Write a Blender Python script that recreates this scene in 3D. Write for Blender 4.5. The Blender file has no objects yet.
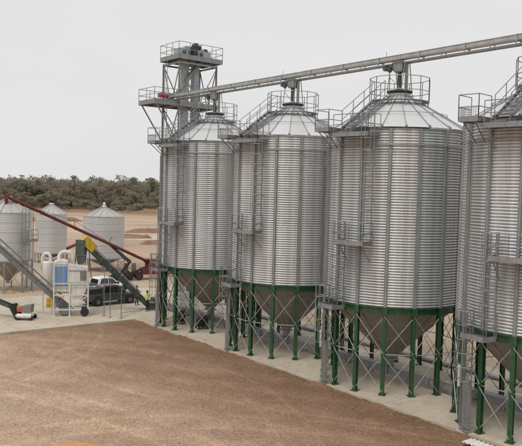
import bpy, math, random
from math import sin, cos, pi, radians, atan2, hypot
from mathutils import Vector, Matrix, Euler

# ------------------------------------------------------------------ camera, sky, sun, exposure
S = 3.9 / 4.5
F_PX, PITCH, ROLL, CAM_H = 697.65, .049, .027, 12.494 * S
PW, PH = 522, 446
scn = bpy.context.scene
COL = scn.collection
cam_d = bpy.data.cameras.new('camera')
cam = bpy.data.objects.new('camera', cam_d)
COL.objects.link(cam)
cam_d.sensor_fit = 'HORIZONTAL'
cam_d.sensor_width = 36.0
cam_d.lens = 36.0 * F_PX / PW
cam_d.clip_start = .5
cam_d.clip_end = 12000
cam.matrix_world = (Matrix.Translation((0, 0, CAM_H)) @ Matrix.Rotation(pi / 2 - PITCH, 4, 'X')
                    @ Matrix.Rotation(ROLL, 4, 'Z'))
scn.camera = cam

SUN_EL, SUN_AZ = radians(62), radians(212)      # compass: 0 = +Y, clockwise
world = bpy.data.worlds.new('World')
scn.world = world
world.use_nodes = True
nt = world.node_tree
nt.nodes.clear()
wo = nt.nodes.new('ShaderNodeOutputWorld')
bg = nt.nodes.new('ShaderNodeBackground')
sky = nt.nodes.new('ShaderNodeTexSky')
sky.sky_type = 'NISHITA'
sky.sun_disc = False
sky.sun_elevation = SUN_EL
sky.sun_rotation = SUN_AZ
sky.dust_density = 4.0
sky.air_density = 1.0
hs = nt.nodes.new('ShaderNodeHueSaturation')
hs.inputs['Saturation'].default_value = .05
nt.links.new(sky.outputs[0], hs.inputs['Color'])
tc = nt.nodes.new('ShaderNodeTexCoord')
mp = nt.nodes.new('ShaderNodeMapping')
mp.inputs['Scale'].default_value = (1.2, 1.2, 4.0)
nz = nt.nodes.new('ShaderNodeTexNoise')
nz.inputs['Scale'].default_value = 2.2
nz.inputs['Detail'].default_value = 5
cr = nt.nodes.new('ShaderNodeValToRGB')
cr.color_ramp.elements[0].position = .3
cr.color_ramp.elements[0].color = (6.85, 6.88, 6.9, 1)
cr.color_ramp.elements[1].position = .75
cr.color_ramp.elements[1].color = (7.45, 7.44, 7.42, 1)
mx = nt.nodes.new('ShaderNodeMix')
mx.data_type = 'RGBA'
mx.inputs['Factor'].default_value = .93                # an even overcast layer over the clear sky
nt.links.new(tc.outputs['Generated'], mp.inputs[0])
nt.links.new(mp.outputs[0], nz.inputs['Vector'])
nt.links.new(nz.outputs['Fac'], cr.inputs[0])
nt.links.new(hs.outputs[0], mx.inputs['A'])
nt.links.new(cr.outputs[0], mx.inputs['B'])
nt.links.new(mx.outputs['Result'], bg.inputs['Color'])
bg.inputs['Strength'].default_value = .108
nt.links.new(bg.outputs[0], wo.inputs[0])

sun_d = bpy.data.lights.new('sun', 'SUN')
sun_d.energy = 1.45
sun_d.angle = radians(24)
sun_d.color = (1, .95, .87)
sun = bpy.data.objects.new('sun', sun_d)
COL.objects.link(sun)
sdir = Vector((sin(SUN_AZ) * cos(SUN_EL), cos(SUN_AZ) * cos(SUN_EL), sin(SUN_EL)))
sun.rotation_euler = (-sdir).to_track_quat('-Z', 'Y').to_euler()
sun.location = (0, -20, 60)

vs = scn.view_settings
vs.view_transform = 'Standard'
vs.look = 'None'
vs.exposure = 0.06
vs.gamma = 1
vs.use_curve_mapping = False

random.seed(7)
RND = random.Random(11)

# ------------------------------------------------------------------ photo pixel -> direction -> point
def ray(px, py):
    x, y = px - PW / 2, py - PH / 2
    c, s = cos(ROLL), sin(ROLL)
    xx, yy = c * x + s * y, -s * x + c * y
    c, s = cos(PITCH), sin(PITCH)
    u = -yy / F_PX
    return Vector((xx / F_PX, c + u * s, -s + u * c))
def gnd(px, py, z=0.0):                     # point where the ray meets the level z
    r = ray(px, py)
    return r * ((z - CAM_H) / r.z) + Vector((0, 0, CAM_H))
def at(px, py, Y):                          # point on the ray at ground distance Y
    r = ray(px, py)
    return r * (Y / r.y) + Vector((0, 0, CAM_H))

AZ = .667
UC, VC = 23.28, 4.34                         # the corner where the two concrete edges meet
SP = 10.856 * S
ROW0 = Vector((8.985 * S, 46.776 * S, 0))
DU = Vector((-sin(AZ), cos(AZ), 0))         # along the row, away from the camera
DV = Vector((-cos(AZ), -sin(AZ), 0))        # across the row, towards the dirt lot
UP = Vector((0, 0, 1))
ROWANG = atan2(DU.y, DU.x)
def P(u, v, z=0.0):
    return ROW0 + DU * u + DV * v + UP * z
def uv_of(p):
    q = p - ROW0
    return q.dot(DU), q.dot(DV)

# ------------------------------------------------------------------ mesh builder
class MB:
    def __init__(s):
        s.v, s.f = [], []
    def add(s, vs, fs):
        n = len(s.v)
        s.v += [tuple(p) for p in vs]
        s.f += [tuple(i + n for i in q) for q in fs]
        return s
    def box(s, c, size, X=Vector((1, 0, 0)), Y=Vector((0, 1, 0)), Z=Vector((0, 0, 1))):
        c = Vector(c)
        a, b, d = Vector(X) * size[0] / 2, Vector(Y) * size[1] / 2, Vector(Z) * size[2] / 2
        vs = [c - a - b - d, c + a - b - d, c + a + b - d, c - a + b - d,
              c - a - b + d, c + a - b + d, c + a + b + d, c - a + b + d]
        return s.add(vs, [(3, 2, 1, 0), (4, 5, 6, 7), (0, 1, 5, 4), (1, 2, 6, 5), (2, 3, 7, 6), (3, 0, 4, 7)])
    def bar(s, p0, p1, w, h, up=UP):
        p0, p1 = Vector(p0), Vector(p1)
        d = p1 - p0
        L = d.length
        d.normalize()
        side = d.cross(up)
        if side.length < 1e-4:
            side = d.cross(Vector((1, 0, 0)))
        side.normalize()
        n = side.cross(d)
        return s.box((p0 + p1) / 2, (L, w, h), d, side, n)
    def tube(s, p0, p1, r, n=6, r1=None, cap=True):
        p0, p1 = Vector(p0), Vector(p1)
        d = (p1 - p0)
        if d.length < 1e-6:
            return s
        d.normalize()
        a = d.orthogonal().normalized()
        b = d.cross(a)
        r1 = r if r1 is None else r1
        vs = [p0 + (a * cos(2 * pi * i / n) + b * sin(2 * pi * i / n)) * r for i in range(n)]
        vs += [p1 + (a * cos(2 * pi * i / n) + b * sin(2 * pi * i / n)) * r1 for i in range(n)]
        fs = [(i, (i + 1) % n, n + (i + 1) % n, n + i) for i in range(n)]
        if cap:
            fs += [tuple(range(n - 1, -1, -1)), tuple(range(n, 2 * n))]
        return s.add(vs, fs)
    def path(s, pts, r, n=6, closed=False):
        pts = [Vector(p) for p in pts]
        m = len(pts)
        rings = []
        a = None
        for i in range(m):
            if closed:
                t = pts[(i + 1) % m] - pts[i - 1]
            else:
                t = pts[min(i + 1, m - 1)] - pts[max(i - 1, 0)]
            t.normalize()
            if a is None:
                a = t.orthogonal().normalized()
            a = (a - t * a.dot(t)).normalized()
            b = t.cross(a)
            rings.append([pts[i] + (a * cos(2 * pi * k / n) + b * sin(2 * pi * k / n)) * r for k in range(n)])
        vs = [p for q in rings for p in q]
        fs = []
        for i in range(m if closed else m - 1):
            j = (i + 1) % m
            fs += [(i * n + k, i * n + (k + 1) % n, j * n + (k + 1) % n, j * n + k) for k in range(n)]
        if not closed:
            fs += [tuple(range(n - 1, -1, -1)), tuple((m - 1) * n + k for k in range(n))]
        return s.add(vs, fs)
    def lathe(s, prof, n, a0=0.0, a1=2 * pi, c=(0, 0, 0), closed_prof=False):
        full = abs(a1 - a0 - 2 * pi) < 1e-6
        m = n if full else n + 1
        vs = []
        for i in range(m):
            a = a0 + (a1 - a0) * i / n
            vs += [(c[0] + r * cos(a), c[1] + r * sin(a), c[2] + z) for r, z in prof]
        k = len(prof)
        fs = []
        for i in range(n):
            j = (i + 1) % m
            for q in range(k if closed_prof else k - 1):
                w = (q + 1) % k
                fs.append((i * k + q, j * k + q, j * k + w, i * k + w))
        return s.add(vs, fs)
    def prism(s, poly, ext):
        ext = Vector(ext)
        n = len(poly)
        vs = [Vector(p) for p in poly] + [Vector(p) + ext for p in poly]
        fs = [tuple(range(n - 1, -1, -1)), tuple(range(n, 2 * n))]
        fs += [(i, (i + 1) % n, n + (i + 1) % n, n + i) for i in range(n)]
        return s.add(vs, fs)
    def mesh(s, name, mat, smooth=False):
        me = bpy.data.meshes.new(name)
        me.from_pydata(s.v, [], s.f)
        me.update()
        if mat:
            me.materials.append(mat)
        if smooth:
            me.polygons.foreach_set('use_smooth', [True] * len(me.polygons))
        return me
    def obj(s, name, mat, parent=None, smooth=False):
        return mkobj(name, s.mesh(name, mat, smooth), parent)

def mkobj(name, me, parent=None, mw=None):
    o = bpy.data.objects.new(name, me)
    COL.objects.link(o)
    if parent is not None:
        o.parent = parent
    if mw is not None:
        o.matrix_local = mw
    return o
def tag(o, label, cat=None, group=None, kind=None):
    if label: o['label'] = label
    if cat: o['category'] = cat
    if group: o['group'] = group
    if kind: o['kind'] = kind
    return o
def thing(name, label, cat, loc=(0, 0, 0), rz=0.0, group=None):
    o = bpy.data.objects.new(name, None)
    COL.objects.link(o)
    o.location = loc
    o.rotation_euler = (0, 0, rz)
    o.empty_display_size = .3
    return tag(o, label, cat, group)
KIDS = {}
def copy_tree(o, parent=None):
    c = o.copy()
    COL.objects.link(c)
    if parent is not None:
        c.parent = parent
    for ch in list(o.children):
        copy_tree(ch, c)
    return c

# ------------------------------------------------------------------ materials
def newmat(name):
    m = bpy.data.materials.new(name)
    m.use_nodes = True
    n = m.node_tree
    return m, n, n.nodes['Principled BSDF']
def noise(n, scale, detail=4, rough=.55, vec=None, stretch=None, coord='Object'):
    t = n.nodes.new('ShaderNodeTexCoord')
    z = n.nodes.new('ShaderNodeTexNoise')
    z.inputs['Scale'].default_value = scale
    z.inputs['Detail'].default_value = detail
    z.inputs['Roughness'].default_value = rough
    if stretch:
        q = n.nodes.new('ShaderNodeMapping')
        q.inputs['Scale'].default_value = stretch
        n.links.new(t.outputs[coord], q.inputs[0])
        n.links.new(q.outputs[0], z.inputs['Vector'])
    else:
        n.links.new(t.outputs[coord], z.inputs['Vector'])
    return z.outputs['Fac']
def ramp(n, fac, stops):
    r = n.nodes.new('ShaderNodeValToRGB')
    e = r.color_ramp.elements
    while len(e) < len(stops):
        e.new(.5)
    for i, (p, c) in enumerate(stops):
        e[i].position = p
        e[i].color = (*c, 1) if len(c) == 3 else c
    n.links.new(fac, r.inputs[0])
    return r.outputs[0]
def mult(n, a, b, mode='MULTIPLY', fac=1.0):
    m = n.nodes.new('ShaderNodeMix')
    m.data_type = 'RGBA'
    m.blend_type = mode
    if hasattr(fac, 'is_linked'):
        n.links.new(fac, m.inputs['Factor'])
    else:
        m.inputs['Factor'].default_value = fac
    n.links.new(a, m.inputs['A'])
    n.links.new(b, m.inputs['B'])
    return m.outputs['Result']
def bump(n, bs, h, strength, dist):
    b = n.nodes.new('ShaderNodeBump')
    b.inputs['Strength'].default_value = strength
    b.inputs['Distance'].default_value = dist
    n.links.new(h, b.inputs['Height'])
    n.links.new(b.outputs[0], bs.inputs['Normal'])
def paint(name, col, rough=.5, metal=0.0, var=.25, scale=2.0, tint=False, streak=True):
    m, n, bs = newmat(name)
    d = tuple(c * (1 - var) for c in col)
    u = tuple(min(1, c * (1 + var * .6)) for c in col)
    c = ramp(n, noise(n, scale, 5, .6), [(.3, d), (.7, u)])
    if streak:
        c2 = ramp(n, noise(n, 1.0, 4, .6, stretch=(5, 5, .35)), [(.35, (.82, .8, .77)), (.62, (1, 1, 1))])
        c = mult(n, c, c2)
    if tint:
        oi = n.nodes.new('ShaderNodeObjectInfo')
        c = mult(n, c, oi.outputs['Color'])
    n.links.new(c, bs.inputs['Base Color'])
    bs.inputs['Roughness'].default_value = rough
    bs.inputs['Metallic'].default_value = metal
    return m
M = {}
M['galv'] = paint('galvanised_sheet', (.70, .715, .73), .55, .45, .06, 1.6, tint=True)
M['galvcol'] = paint('galvanised_column', (.34, .355, .37), .5, .3, .10, 1.6)
M['galvroof'] = paint('galvanised_roof', (.62, .63, .64), .5, .25, .05, 1.2, tint=True, streak=False)
M['galvsmall'] = paint('weathered_sheet', (.50, .50, .49), .5, .3, .07, .8, tint=True, streak=False)
M['smallroof'] = paint('weathered_roof', (.50, .50, .49), .5, .25, .06, 1.5, tint=True)
M['trunk'] = paint('painted_trunk', (.42, .46, .50), .5, .3, .08, 1.5)
M['galvframe'] = paint('galvanised_steel', (.31, .32, .33), .5, .4, .15, 3.0)
M['convey'] = paint('conveyor_casing', (.47, .48, .49), .5, .35, .12, 2.0)
M['rod'] = paint('zinc_rod', (.46, .46, .455), .5, .35, .1, 3.0)
M['hopper'] = paint('galvanised_hopper', (.37, .355, .33), .5, .4, .12, 1.5, tint=True)
M['green'] = paint('green_paint', (.012, .088, .030), .45, 0, .25, 2.5)
def dusty(m, dust, amount):
    n = m.node_tree
    bs = n.nodes['Principled BSDF']
    src = bs.inputs['Base Color'].links[0].from_socket
    rgb = n.nodes.new('ShaderNodeRGB')
    rgb.outputs[0].default_value = (*dust, 1)
    f = ramp(n, noise(n, 2.2, 7, .72), [(.42, (0, 0, 0)), (.75, (amount,) * 3)])
    n.links.new(mult(n, src, rgb.outputs[0], 'MIX', f), bs.inputs['Base Color'])
dusty(M['green'], (.30, .24, .17), .22)
dusty(M['hopper'], (.34, .29, .23), .3)
M['dkgreen'] = paint('dark_green_paint', (.075, .10, .085), .5, 0, .25, 2.5)
M['red'] = paint('dark_red_paint', (.17, .032, .028), .55, 0, .3, 1.5)
M['redmotor'] = paint('red_motor_paint', (.42, .07, .05), .5, 0, .2, 3)
M['orange'] = paint('orange_paint', (.5, .16, .06), .55, 0, .25, 3)
M['yellow'] = paint('yellow_paint', (.62, .42, .03), .5, 0, .2, 3)
M['white'] = paint('white_paint', (.74, .735, .71), .5, 0, .1, 2)
M['blue'] = paint('blue_panel', (.15, .34, .60), .5, 0, .15, 2)
M['black'] = paint('black_paint', (.022, .023, .025), .5, 0, .3, 3, streak=False)
M['rubber'] = paint('rubber', (.025, .025, .026), .8, 0, .3, 4, streak=False)
M['grey'] = paint('grey_machine', (.25, .26, .27), .5, .3, .2, 3)
M['lid'] = paint('dark_lid', (.07, .072, .075), .55, .3, .25, 3)
M['carwhite'] = paint('white_car_paint', (.78, .78, .77), .25, 0, .03, 1, streak=False)
M['cargrey'] = paint('grey_car_paint', (.11, .113, .12), .28, .35, .1, 1, streak=False)
M['skin'] = paint('skin', (.45, .26, .19), .6, 0, .08, 8, streak=False)
M['hivis'] = paint('hi_vis_yellow', (.62, .72, .05), .8, 0, .15, 6, streak=False)
M['navy'] = paint('navy_cloth', (.02, .026, .055), .85, 0, .2, 6, streak=False)
M['khaki'] = paint('dark_khaki_cloth', (.11, .11, .07), .85, 0, .2, 6, streak=False)
M['darkcloth'] = paint('dark_cloth', (.035, .035, .04), .85, 0, .2, 6, streak=False)
M['hair'] = paint('dark_hair', (.03, .022, .016), .7, 0, .2, 9, streak=False)
M['lamp'] = paint('headlight_glass', (.6, .62, .64), .15, .3, .05, 3, streak=False)
M['taillamp'] = paint('tail_light', (.4, .02, .02), .25, 0, .05, 3, streak=False)
def glass():
    m, n, bs = newmat('car_glass')
    bs.inputs['Base Color'].default_value = (.012, .014, .016, 1)
    bs.inputs['Roughness'].default_value = .08
    bs.inputs['Specular IOR Level'].default_value = .7
    return m
M['glass'] = glass()
def concrete():
    m, n, bs = newmat('pale_concrete')
    c = ramp(n, noise(n, .35, 6, .62, coord='Object'), [(.28, (.45, .382, .305)), (.5, (.525, .462, .38)), (.72, (.58, .525, .445))])
    c = mult(n, c, ramp(n, noise(n, 3.2, 6, .7), [(.3, (.84, .82, .79)), (.62, (1, 1, 1))]))
    c = mult(n, c, ramp(n, noise(n, .9, 3, .5, stretch=(1, 1, 1)), [(.52, (1, 1, 1)), (.64, (.88, .84, .79)), (.80, (.76, .70, .64))]))
    oi = n.nodes.new('ShaderNodeObjectInfo')
    c = mult(n, c, oi.outputs['Color'])
    n.links.new(c, bs.inputs['Base Color'])
    bs.inputs['Roughness'].default_value = .88
    bump(n, bs, noise(n, 30, 4, .6), .25, .01)
    return m
M['concrete'] = concrete()
def dirt():
    m, n, bs = newmat('rolled_dirt')
    big = noise(n, .11, 6, .62)
    c = ramp(n, big, [(.28, (.325, .217, .150)), (.46, (.38, .264, .19)), (.60, (.405, .29, .213)), (.75, (.44, .328, .25))])
    # worn bands left by wheels and the grader blade, wandering across the lot
    t = n.nodes.new('ShaderNodeTexCoord')
    q = n.nodes.new('ShaderNodeMapping')
    q.inputs['Rotation'].default_value = (0, 0, -ROWANG - radians(33))
    n.links.new(t.outputs['Object'], q.inputs[0])
    w = n.nodes.new('ShaderNodeTexWave')
    w.bands_direction = 'Y'
    w.inputs['Scale'].default_value = .11
    w.inputs['Distortion'].default_value = 9
    w.inputs['Detail'].default_value = 5
    w.inputs['Detail Scale'].default_value = .35
    w.inputs['Detail Roughness'].default_value = .65
    n.links.new(q.outputs[0], w.inputs['Vector'])
    c = mult(n, c, ramp(n, w.outputs['Fac'], [(.15, (.95, .945, .94)), (.6, (1, 1, 1)), (.95, (1.07, 1.07, 1.06))]))
    c = mult(n, c, ramp(n, noise(n, .7, 6, .7, stretch=(1, .6, 1)), [(.3, (.88, .87, .86)), (.7, (1.09, 1.09, 1.085))]))
    fine = noise(n, 6.5, 6, .78)
    c = mult(n, c, ramp(n, fine, [(.34, (.64, .62, .60)), (.5, (1, 1, 1)), (.67, (1.30, 1.30, 1.28))]))
    vo = n.nodes.new('ShaderNodeTexVoronoi')
    vo.inputs['Scale'].default_value = 7.5
    vo.inputs['Randomness'].default_value = .75
    n.links.new(q.outputs[0], vo.inputs['Vector'])
    c = mult(n, c, ramp(n, vo.outputs['Distance'], [(.05, (.80, .79, .78)), (.45, (1.06, 1.06, 1.06))]))
    # damper, browner soil in a strip along the silo pad
    q2 = n.nodes.new('ShaderNodeMapping')
    q2.inputs['Rotation'].default_value = (0, 0, pi - AZ)
    n.links.new(t.outputs['Object'], q2.inputs[0])
    sx = n.nodes.new('ShaderNodeSeparateXYZ')
    n.links.new(q2.outputs[0], sx.inputs[0])
    ma = n.nodes.new('ShaderNodeMath')
    ma.operation = 'MULTIPLY_ADD'
    ma.inputs[1].default_value = 9.0
    n.links.new(noise(n, .16, 5, .65), ma.inputs[0])
    n.links.new(sx.outputs['X'], ma.inputs[2])
    mr = n.nodes.new('ShaderNodeMapRange')
    v0 = ROW0.dot(DV) + VC
    mr.inputs['From Min'].default_value = v0 + 5.5
    mr.inputs['From Max'].default_value = v0 + 17.0
    n.links.new(ma.outputs[0], mr.inputs['Value'])
    c = mult(n, c, ramp(n, mr.outputs[0], [(.0, (.60, .53, .48)), (.55, (.90, .87, .85)), (1.0, (1.17, 1.19, 1.20))]))
    at_ = n.nodes.new('ShaderNodeAttribute')
    at_.attribute_name = 'track'
    mu = n.nodes.new('ShaderNodeMath')
    mu.operation = 'MULTIPLY'
    n.links.new(at_.outputs['Fac'], mu.inputs[0])
    n.links.new(ramp(n, noise(n, 1.4, 4, .6), [(.35, (0, 0, 0)), (.6, (1, 1, 1))]), mu.inputs[1])
    c = mult(n, c, ramp(n, mu.outputs[0], [(0, (1, 1, 1)), (1, (1.28, 1.27, 1.24))]))
    n.links.new(c, bs.inputs['Base Color'])
    bs.inputs['Roughness'].default_value = .95
    bs.inputs['Specular IOR Level'].default_value = .1
    ad = n.nodes.new('ShaderNodeMath')
    ad.operation = 'MULTIPLY_ADD'
    ad.inputs[1].default_value = .8
    n.links.new(vo.outputs['Distance'], ad.inputs[0])
    n.links.new(noise(n, 9, 6, .75), ad.inputs[2])
    bump(n, bs, ad.outputs[0], .8, .06)
    return m
M['dirt'] = dirt()
def plain():
    m, n, bs = newmat('sandy_plain')
    t = n.nodes.new('ShaderNodeTexCoord')
    s = n.nodes.new('ShaderNodeSeparateXYZ')
    n.links.new(t.outputs['Object'], s.inputs[0])
    # distance bands of different soil: pale yard, tan field, pale strip, red-brown by the wood
    w = n.nodes.new('ShaderNodeMath')
    w.operation = 'MULTIPLY_ADD'
    w.inputs[1].default_value = 60
    n.links.new(noise(n, .018, 4, .6, stretch=(.5, 1, 1)), w.inputs[0])
    n.links.new(s.outputs['Y'], w.inputs[2])
    mr = n.nodes.new('ShaderNodeMapRange')
    mr.inputs['From Min'].default_value = 30
    mr.inputs['From Max'].default_value = 430
    n.links.new(w.outputs[0], mr.inputs['Value'])
    c = ramp(n, mr.outputs[0], [(.0, (.36, .27, .20)), (.18, (.45, .365, .285)), (.30, (.41, .31, .23)), (.40, (.49, .40, .315)),
                                (.62, (.44, .335, .25)), (.70, (.30, .19, .125)), (.82, (.25, .165, .11))])
    c = mult(n, c, ramp(n, noise(n, .06, 6, .65, stretch=(.45, 1, 1)), [(.3, (.78, .75, .71)), (.68, (1.14, 1.14, 1.14))]))
    c = mult(n, c, ramp(n, noise(n, .9, 6, .7), [(.3, (.84, .83, .81)), (.7, (1.1, 1.1, 1.1))]))
    n.links.new(c, bs.inputs['Base Color'])
    bs.inputs['Roughness'].default_value = .95
    bs.inputs['Specular IOR Level'].default_value = .1
    bump(n, bs, noise(n, 2.5, 6, .7), .6, .12)
    return m
M['plain'] = plain()
def soil(name, lo, hi, sc=1.0):
    m, n, bs = newmat(name)
    c = ramp(n, noise(n, sc, 6, .7), [(.3, lo), (.7, hi)])
    n.links.new(c, bs.inputs['Base Color'])
    bs.inputs['Roughness'].default_value = .95
    bs.inputs['Specular IOR Level'].default_value = .1
    bump(n, bs, noise(n, sc * 6, 5, .7), .6, .08)
    return m
M['bank'] = soil('bank_earth', (.17, .105, .068), (.31, .21, .145), .4)
M['clod'] = soil('clod_earth', (.30, .21, .15), (.48, .37, .28), 1.5)
M['orangegrain'] = soil('orange_grain', (.55, .27, .10), (.72, .40, .18), 3)
M['heap'] = soil('dusty_grain', (.36, .24, .10), (.48, .33, .16), 3)
M['paleclay'] = soil('pale_clay', (.42, .36, .30), (.56, .51, .45), .3)
def leafmat(name, cols):
    m, n, bs = newmat(name)
    oi = n.nodes.new('ShaderNodeObjectInfo')
    c = ramp(n, oi.outputs['Random'], [(i / max(1, len(cols) - 1), k) for i, k in enumerate(cols)])
    c = mult(n, c, ramp(n, noise(n, .8, 4, .7), [(.3, (.75, .75, .73)), (.7, (1.2, 1.19, 1.15))]))
    n.links.new(c, bs.inputs['Base Color'])
    bs.inputs['Roughness'].default_value = .8
    bs.inputs['Specular IOR Level'].default_value = .2
    tl = n.nodes.new('ShaderNodeBsdfTranslucent')
    n.links.new(c, tl.inputs['Color'])
    ms = n.nodes.new('ShaderNodeMixShader')
    ms.inputs[0].default_value = .4
    n.links.new(bs.outputs[0], ms.inputs[1])
    n.links.new(tl.outputs[0], ms.inputs[2])
    n.links.new(ms.outputs[0], n.nodes['Material Output'].inputs['Surface'])
    return m
M['leaf'] = leafmat('dull_foliage', [(.29, .275, .215), (.33, .29, .23), (.265, .26, .205), (.36, .315, .25), (.30, .28, .225)])
M['bark'] = soil('grey_bark', (.10, .08, .062), (.22, .18, .145), 2)

# ------------------------------------------------------------------ setting: ground, lot, pads
def sheet(name, x0, x1, y0, y1, nx, ny, z, mat):
    b = MB()
    vs = [(x0 + (x1 - x0) * i / nx, y0 + (y1 - y0) * j / ny, z) for j in range(ny + 1) for i in range(nx + 1)]
    fs = [(j * (nx + 1) + i, j * (nx + 1) + i + 1, (j + 1) * (nx + 1) + i + 1, (j + 1) * (nx + 1) + i)
          for j in range(ny) for i in range(nx)]
    b.add(vs, fs)
    return b.obj(name, mat)
tag(sheet('ground', -6000, 6000, -3000, 9000, 4, 4, -.22, M['plain']), 'wide sandy plain reaching to the wood line', kind='structure')

from mathutils import noise as mnoise

def lot():
    b = MB()
    NU, NV = 330, 270
    U0, U1, V0, V1 = -22.0, UC + .3, VC - .35, 48.0
    arcs = [(6, 30, 21, 1.8), (28, 26, 17, 1.8), (-14, 22, 15.5, 1.7), (14, -18, 31, 1.9), (30, 4.5, 13, 1.7), (-6, 52, 36, 1.8)]   # wheel tracks: centre u, v, radius, gauge
    vs, tk = [], []
    for j in range(NV + 1):
        for i in range(NU + 1):
            u, v = U0 + (U1 - U0) * i / NU, V0 + (V1 - V0) * (j / NV) ** 1.15
            p = P(u, v)
            h = .035 * mnoise.noise((p.x * .35, p.y * .35, 1)) + .03 * mnoise.noise((p.x * 1.3, p.y * 1.3, 4)) + .02 * mnoise.noise((p.x * 3.1, p.y * 3.1, 9))
            d = v - VC
            h -= .05 * max(0, 1 - abs(UC - u) / .8)
            h += .05 * max(0, 1 - abs(d) / .9) * (.6 + mnoise.noise((p.x * .9, p.y * .9, 2)))   # loose earth against the concrete
            sp = mnoise.noise((p.x * .55, p.y * .55, 31)) + .5 * mnoise.noise((p.x * 2.1, p.y * 2.1, 33))
            h += .10 * max(0, 1 - abs(d) / .5) * min(1, max(0, sp * 1.7 + .15))                  # tongues of soil over the slab edge
            t_ = 0.0
            for au, av, ar, ga in arcs:
                rr = hypot(u - au, v - av) + .5 * mnoise.noise((u * .1, v * .1, ar))
                for w in (ar, ar + ga):
                    t_ = max(t_, 1 - abs(rr - w) / .26)
            t_ = max(0, t_)
            h -= .03 * t_
            vs.append((p.x, p.y, -.125 + h))
            tk.append(t_)
    fs = [(j * (NU + 1) + i, j * (NU + 1) + i + 1, (j + 1) * (NU + 1) + i + 1, (j + 1) * (NU + 1) + i) for j in range(NV) for i in range(NU)]
    b.add(vs, [f[::-1] for f in fs])
    o = b.obj('dirt_lot', M['dirt'], smooth=True)
    at_ = o.data.attributes.new('track', 'FLOAT', 'POINT')
    at_.data.foreach_set('value', tk)
    return o
tag(lot(), 'bare brown rolled dirt lot in front of the silos', kind='structure')

def clods():
    b = MB()
    r = random.Random(3)
    for k in range(3600):
        if k % 3 == 0:
            if r.random() < .6:
                u, v = r.uniform(-12, UC), VC + .12 + r.random() ** 2 * 1.6
            else:
                u, v = UC - .12 - r.random() ** 2 * 1.5, r.uniform(VC, 26)
        else:
            u, v = r.uniform(-14, UC), r.uniform(VC, 32)
        s = .012 + .03 * r.random() ** 4
        p = P(u, v, -.09)
        pts = [Vector((r.uniform(.7, 1.3) * s, 0, 0)), Vector((-.2 * s, r.uniform(.6, 1.2) * s, 0)), Vector((-r.uniform(.6, 1.3) * s, -.3 * s, 0)),
               Vector((.1 * s, -r.uniform(.7, 1.2) * s, 0)), Vector((r.uniform(-.3, .3) * s, r.uniform(-.3, .3) * s, r.uniform(.6, 1.1) * s)), Vector((0, 0, -s))]
        b.add([p + q for q in pts], [(0, 1, 4), (1, 2, 4), (2, 3, 4), (3, 0, 4), (1, 0, 5), (2, 1, 5), (3, 2, 5), (0, 3, 5)])
    return b.obj('dirt_clods', M['clod'])
tag(clods(), 'small clods of earth scattered over the dirt lot', kind='stuff')

def slabs():
    root = bpy.data.objects.new('concrete_pad', None)
    COL.objects.link(root)
    tag(root, 'pale concrete pad under the silos and the yard', kind='structure')
    base = MB()
    def one(u0, u1, v0, v1):
        g = .012
        b = MB()
        b.box((0, 0, -.1), (u1 - u0 - 2 * g, v1 - v0 - 2 * g, .2), DU, DV, UP)
        o = b.obj('slab', M['concrete'], root)
        o.location = P((u0 + u1) / 2, (v0 + v1) / 2, RND.uniform(-.003, .003))
        k = RND.uniform(.93, 1.04)
        o.color = (k, k * RND.uniform(.985, 1.0), k * RND.uniform(.96, 1.0), 1)
    nu = 12
    us = [-30 + (UC + 30) * i / nu for i in range(nu + 1)]
    for i in range(nu):
        for v0, v1 in ((-7.2, -.9), (-.9, VC)):
            one(us[i], us[i + 1], v0, v1)
    for i in range(3):
        for j in range(10):
            one(UC + i * 5.0, UC + (i + 1) * 5.0, VC - 11.54 + j * 5.2, VC - 11.54 + (j + 1) * 5.2)
    mud = MB()
    for a in ((-30, UC + 15, -7.2, VC), (UC, UC + 15, VC, VC - 11.54 + 52)):
        mud.box(P((a[0] + a[1]) / 2, (a[2] + a[3]) / 2, -.13), (a[1] - a[0] - .1, a[3] - a[2] - .1 - (.02 if a[2] == VC else 0), .1 + (.004 if a[2] == VC else 0)), DU, DV, UP)
    mud.obj('joint_filler', M['bank'], root)
slabs()

# ------------------------------------------------------------------ big hopper silos
R, N = 3.9, 16
Z_RING, Z_EAVE, Z_LID = 4.706, 14.25, 16.55
PHI = .112
BAY = 2 * pi / N
def pol(a, r, z=0.0):
    return Vector((r * cos(a), r * sin(a), z))
def frame_at(a):
    return Vector((cos(a), sin(a), 0)), Vector((-sin(a), cos(a), 0))

def wall_panel_mesh():
    TH = (Z_EAVE - Z_RING) / 5
    ncor, sub, na = 13, 8, 4
    rows = ncor * sub
    b = MB()
    vs, fs = [], []
    for j in range(rows + 1):
        z = TH * j / rows
        r = R - .05 + .084 * abs(sin(pi * j / sub)) ** .6
        for i in range(na + 1):
            vs.append(pol(-BAY / 2 + BAY * i / na, r, z))
    for j in range(rows):
        for i in range(na):
            q = j * (na + 1) + i
            fs.append((q, q + 1, q + na + 2, q + na + 1))
    b.add(vs, fs)
    return b.mesh('wall_panel', M['galv'], False), TH
PANEL, TIER = wall_panel_mesh()
def column_mesh():
    b = MB()
    L = Z_EAVE - Z_RING - .05
    z = Z_RING + L / 2
    b.box((R + .04, -.075, z), (.03, .04, L))
    b.box((R + .04, .075, z), (.03, .04, L))
    b.box((R + .095, -.055, z), (.09, .012, L - .02))
    b.box((R + .095, .055, z), (.09, .012, L - .02))
    b.box((R + .115, 0, z), (.012, .10, L - .03))
    for k in range(1, 5):
        b.box((R + .128, 0, Z_RING + k * TIER), (.014, .12, .3))
    return b.mesh('column', M['galvcol'])
COLUMN = column_mesh()
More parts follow.
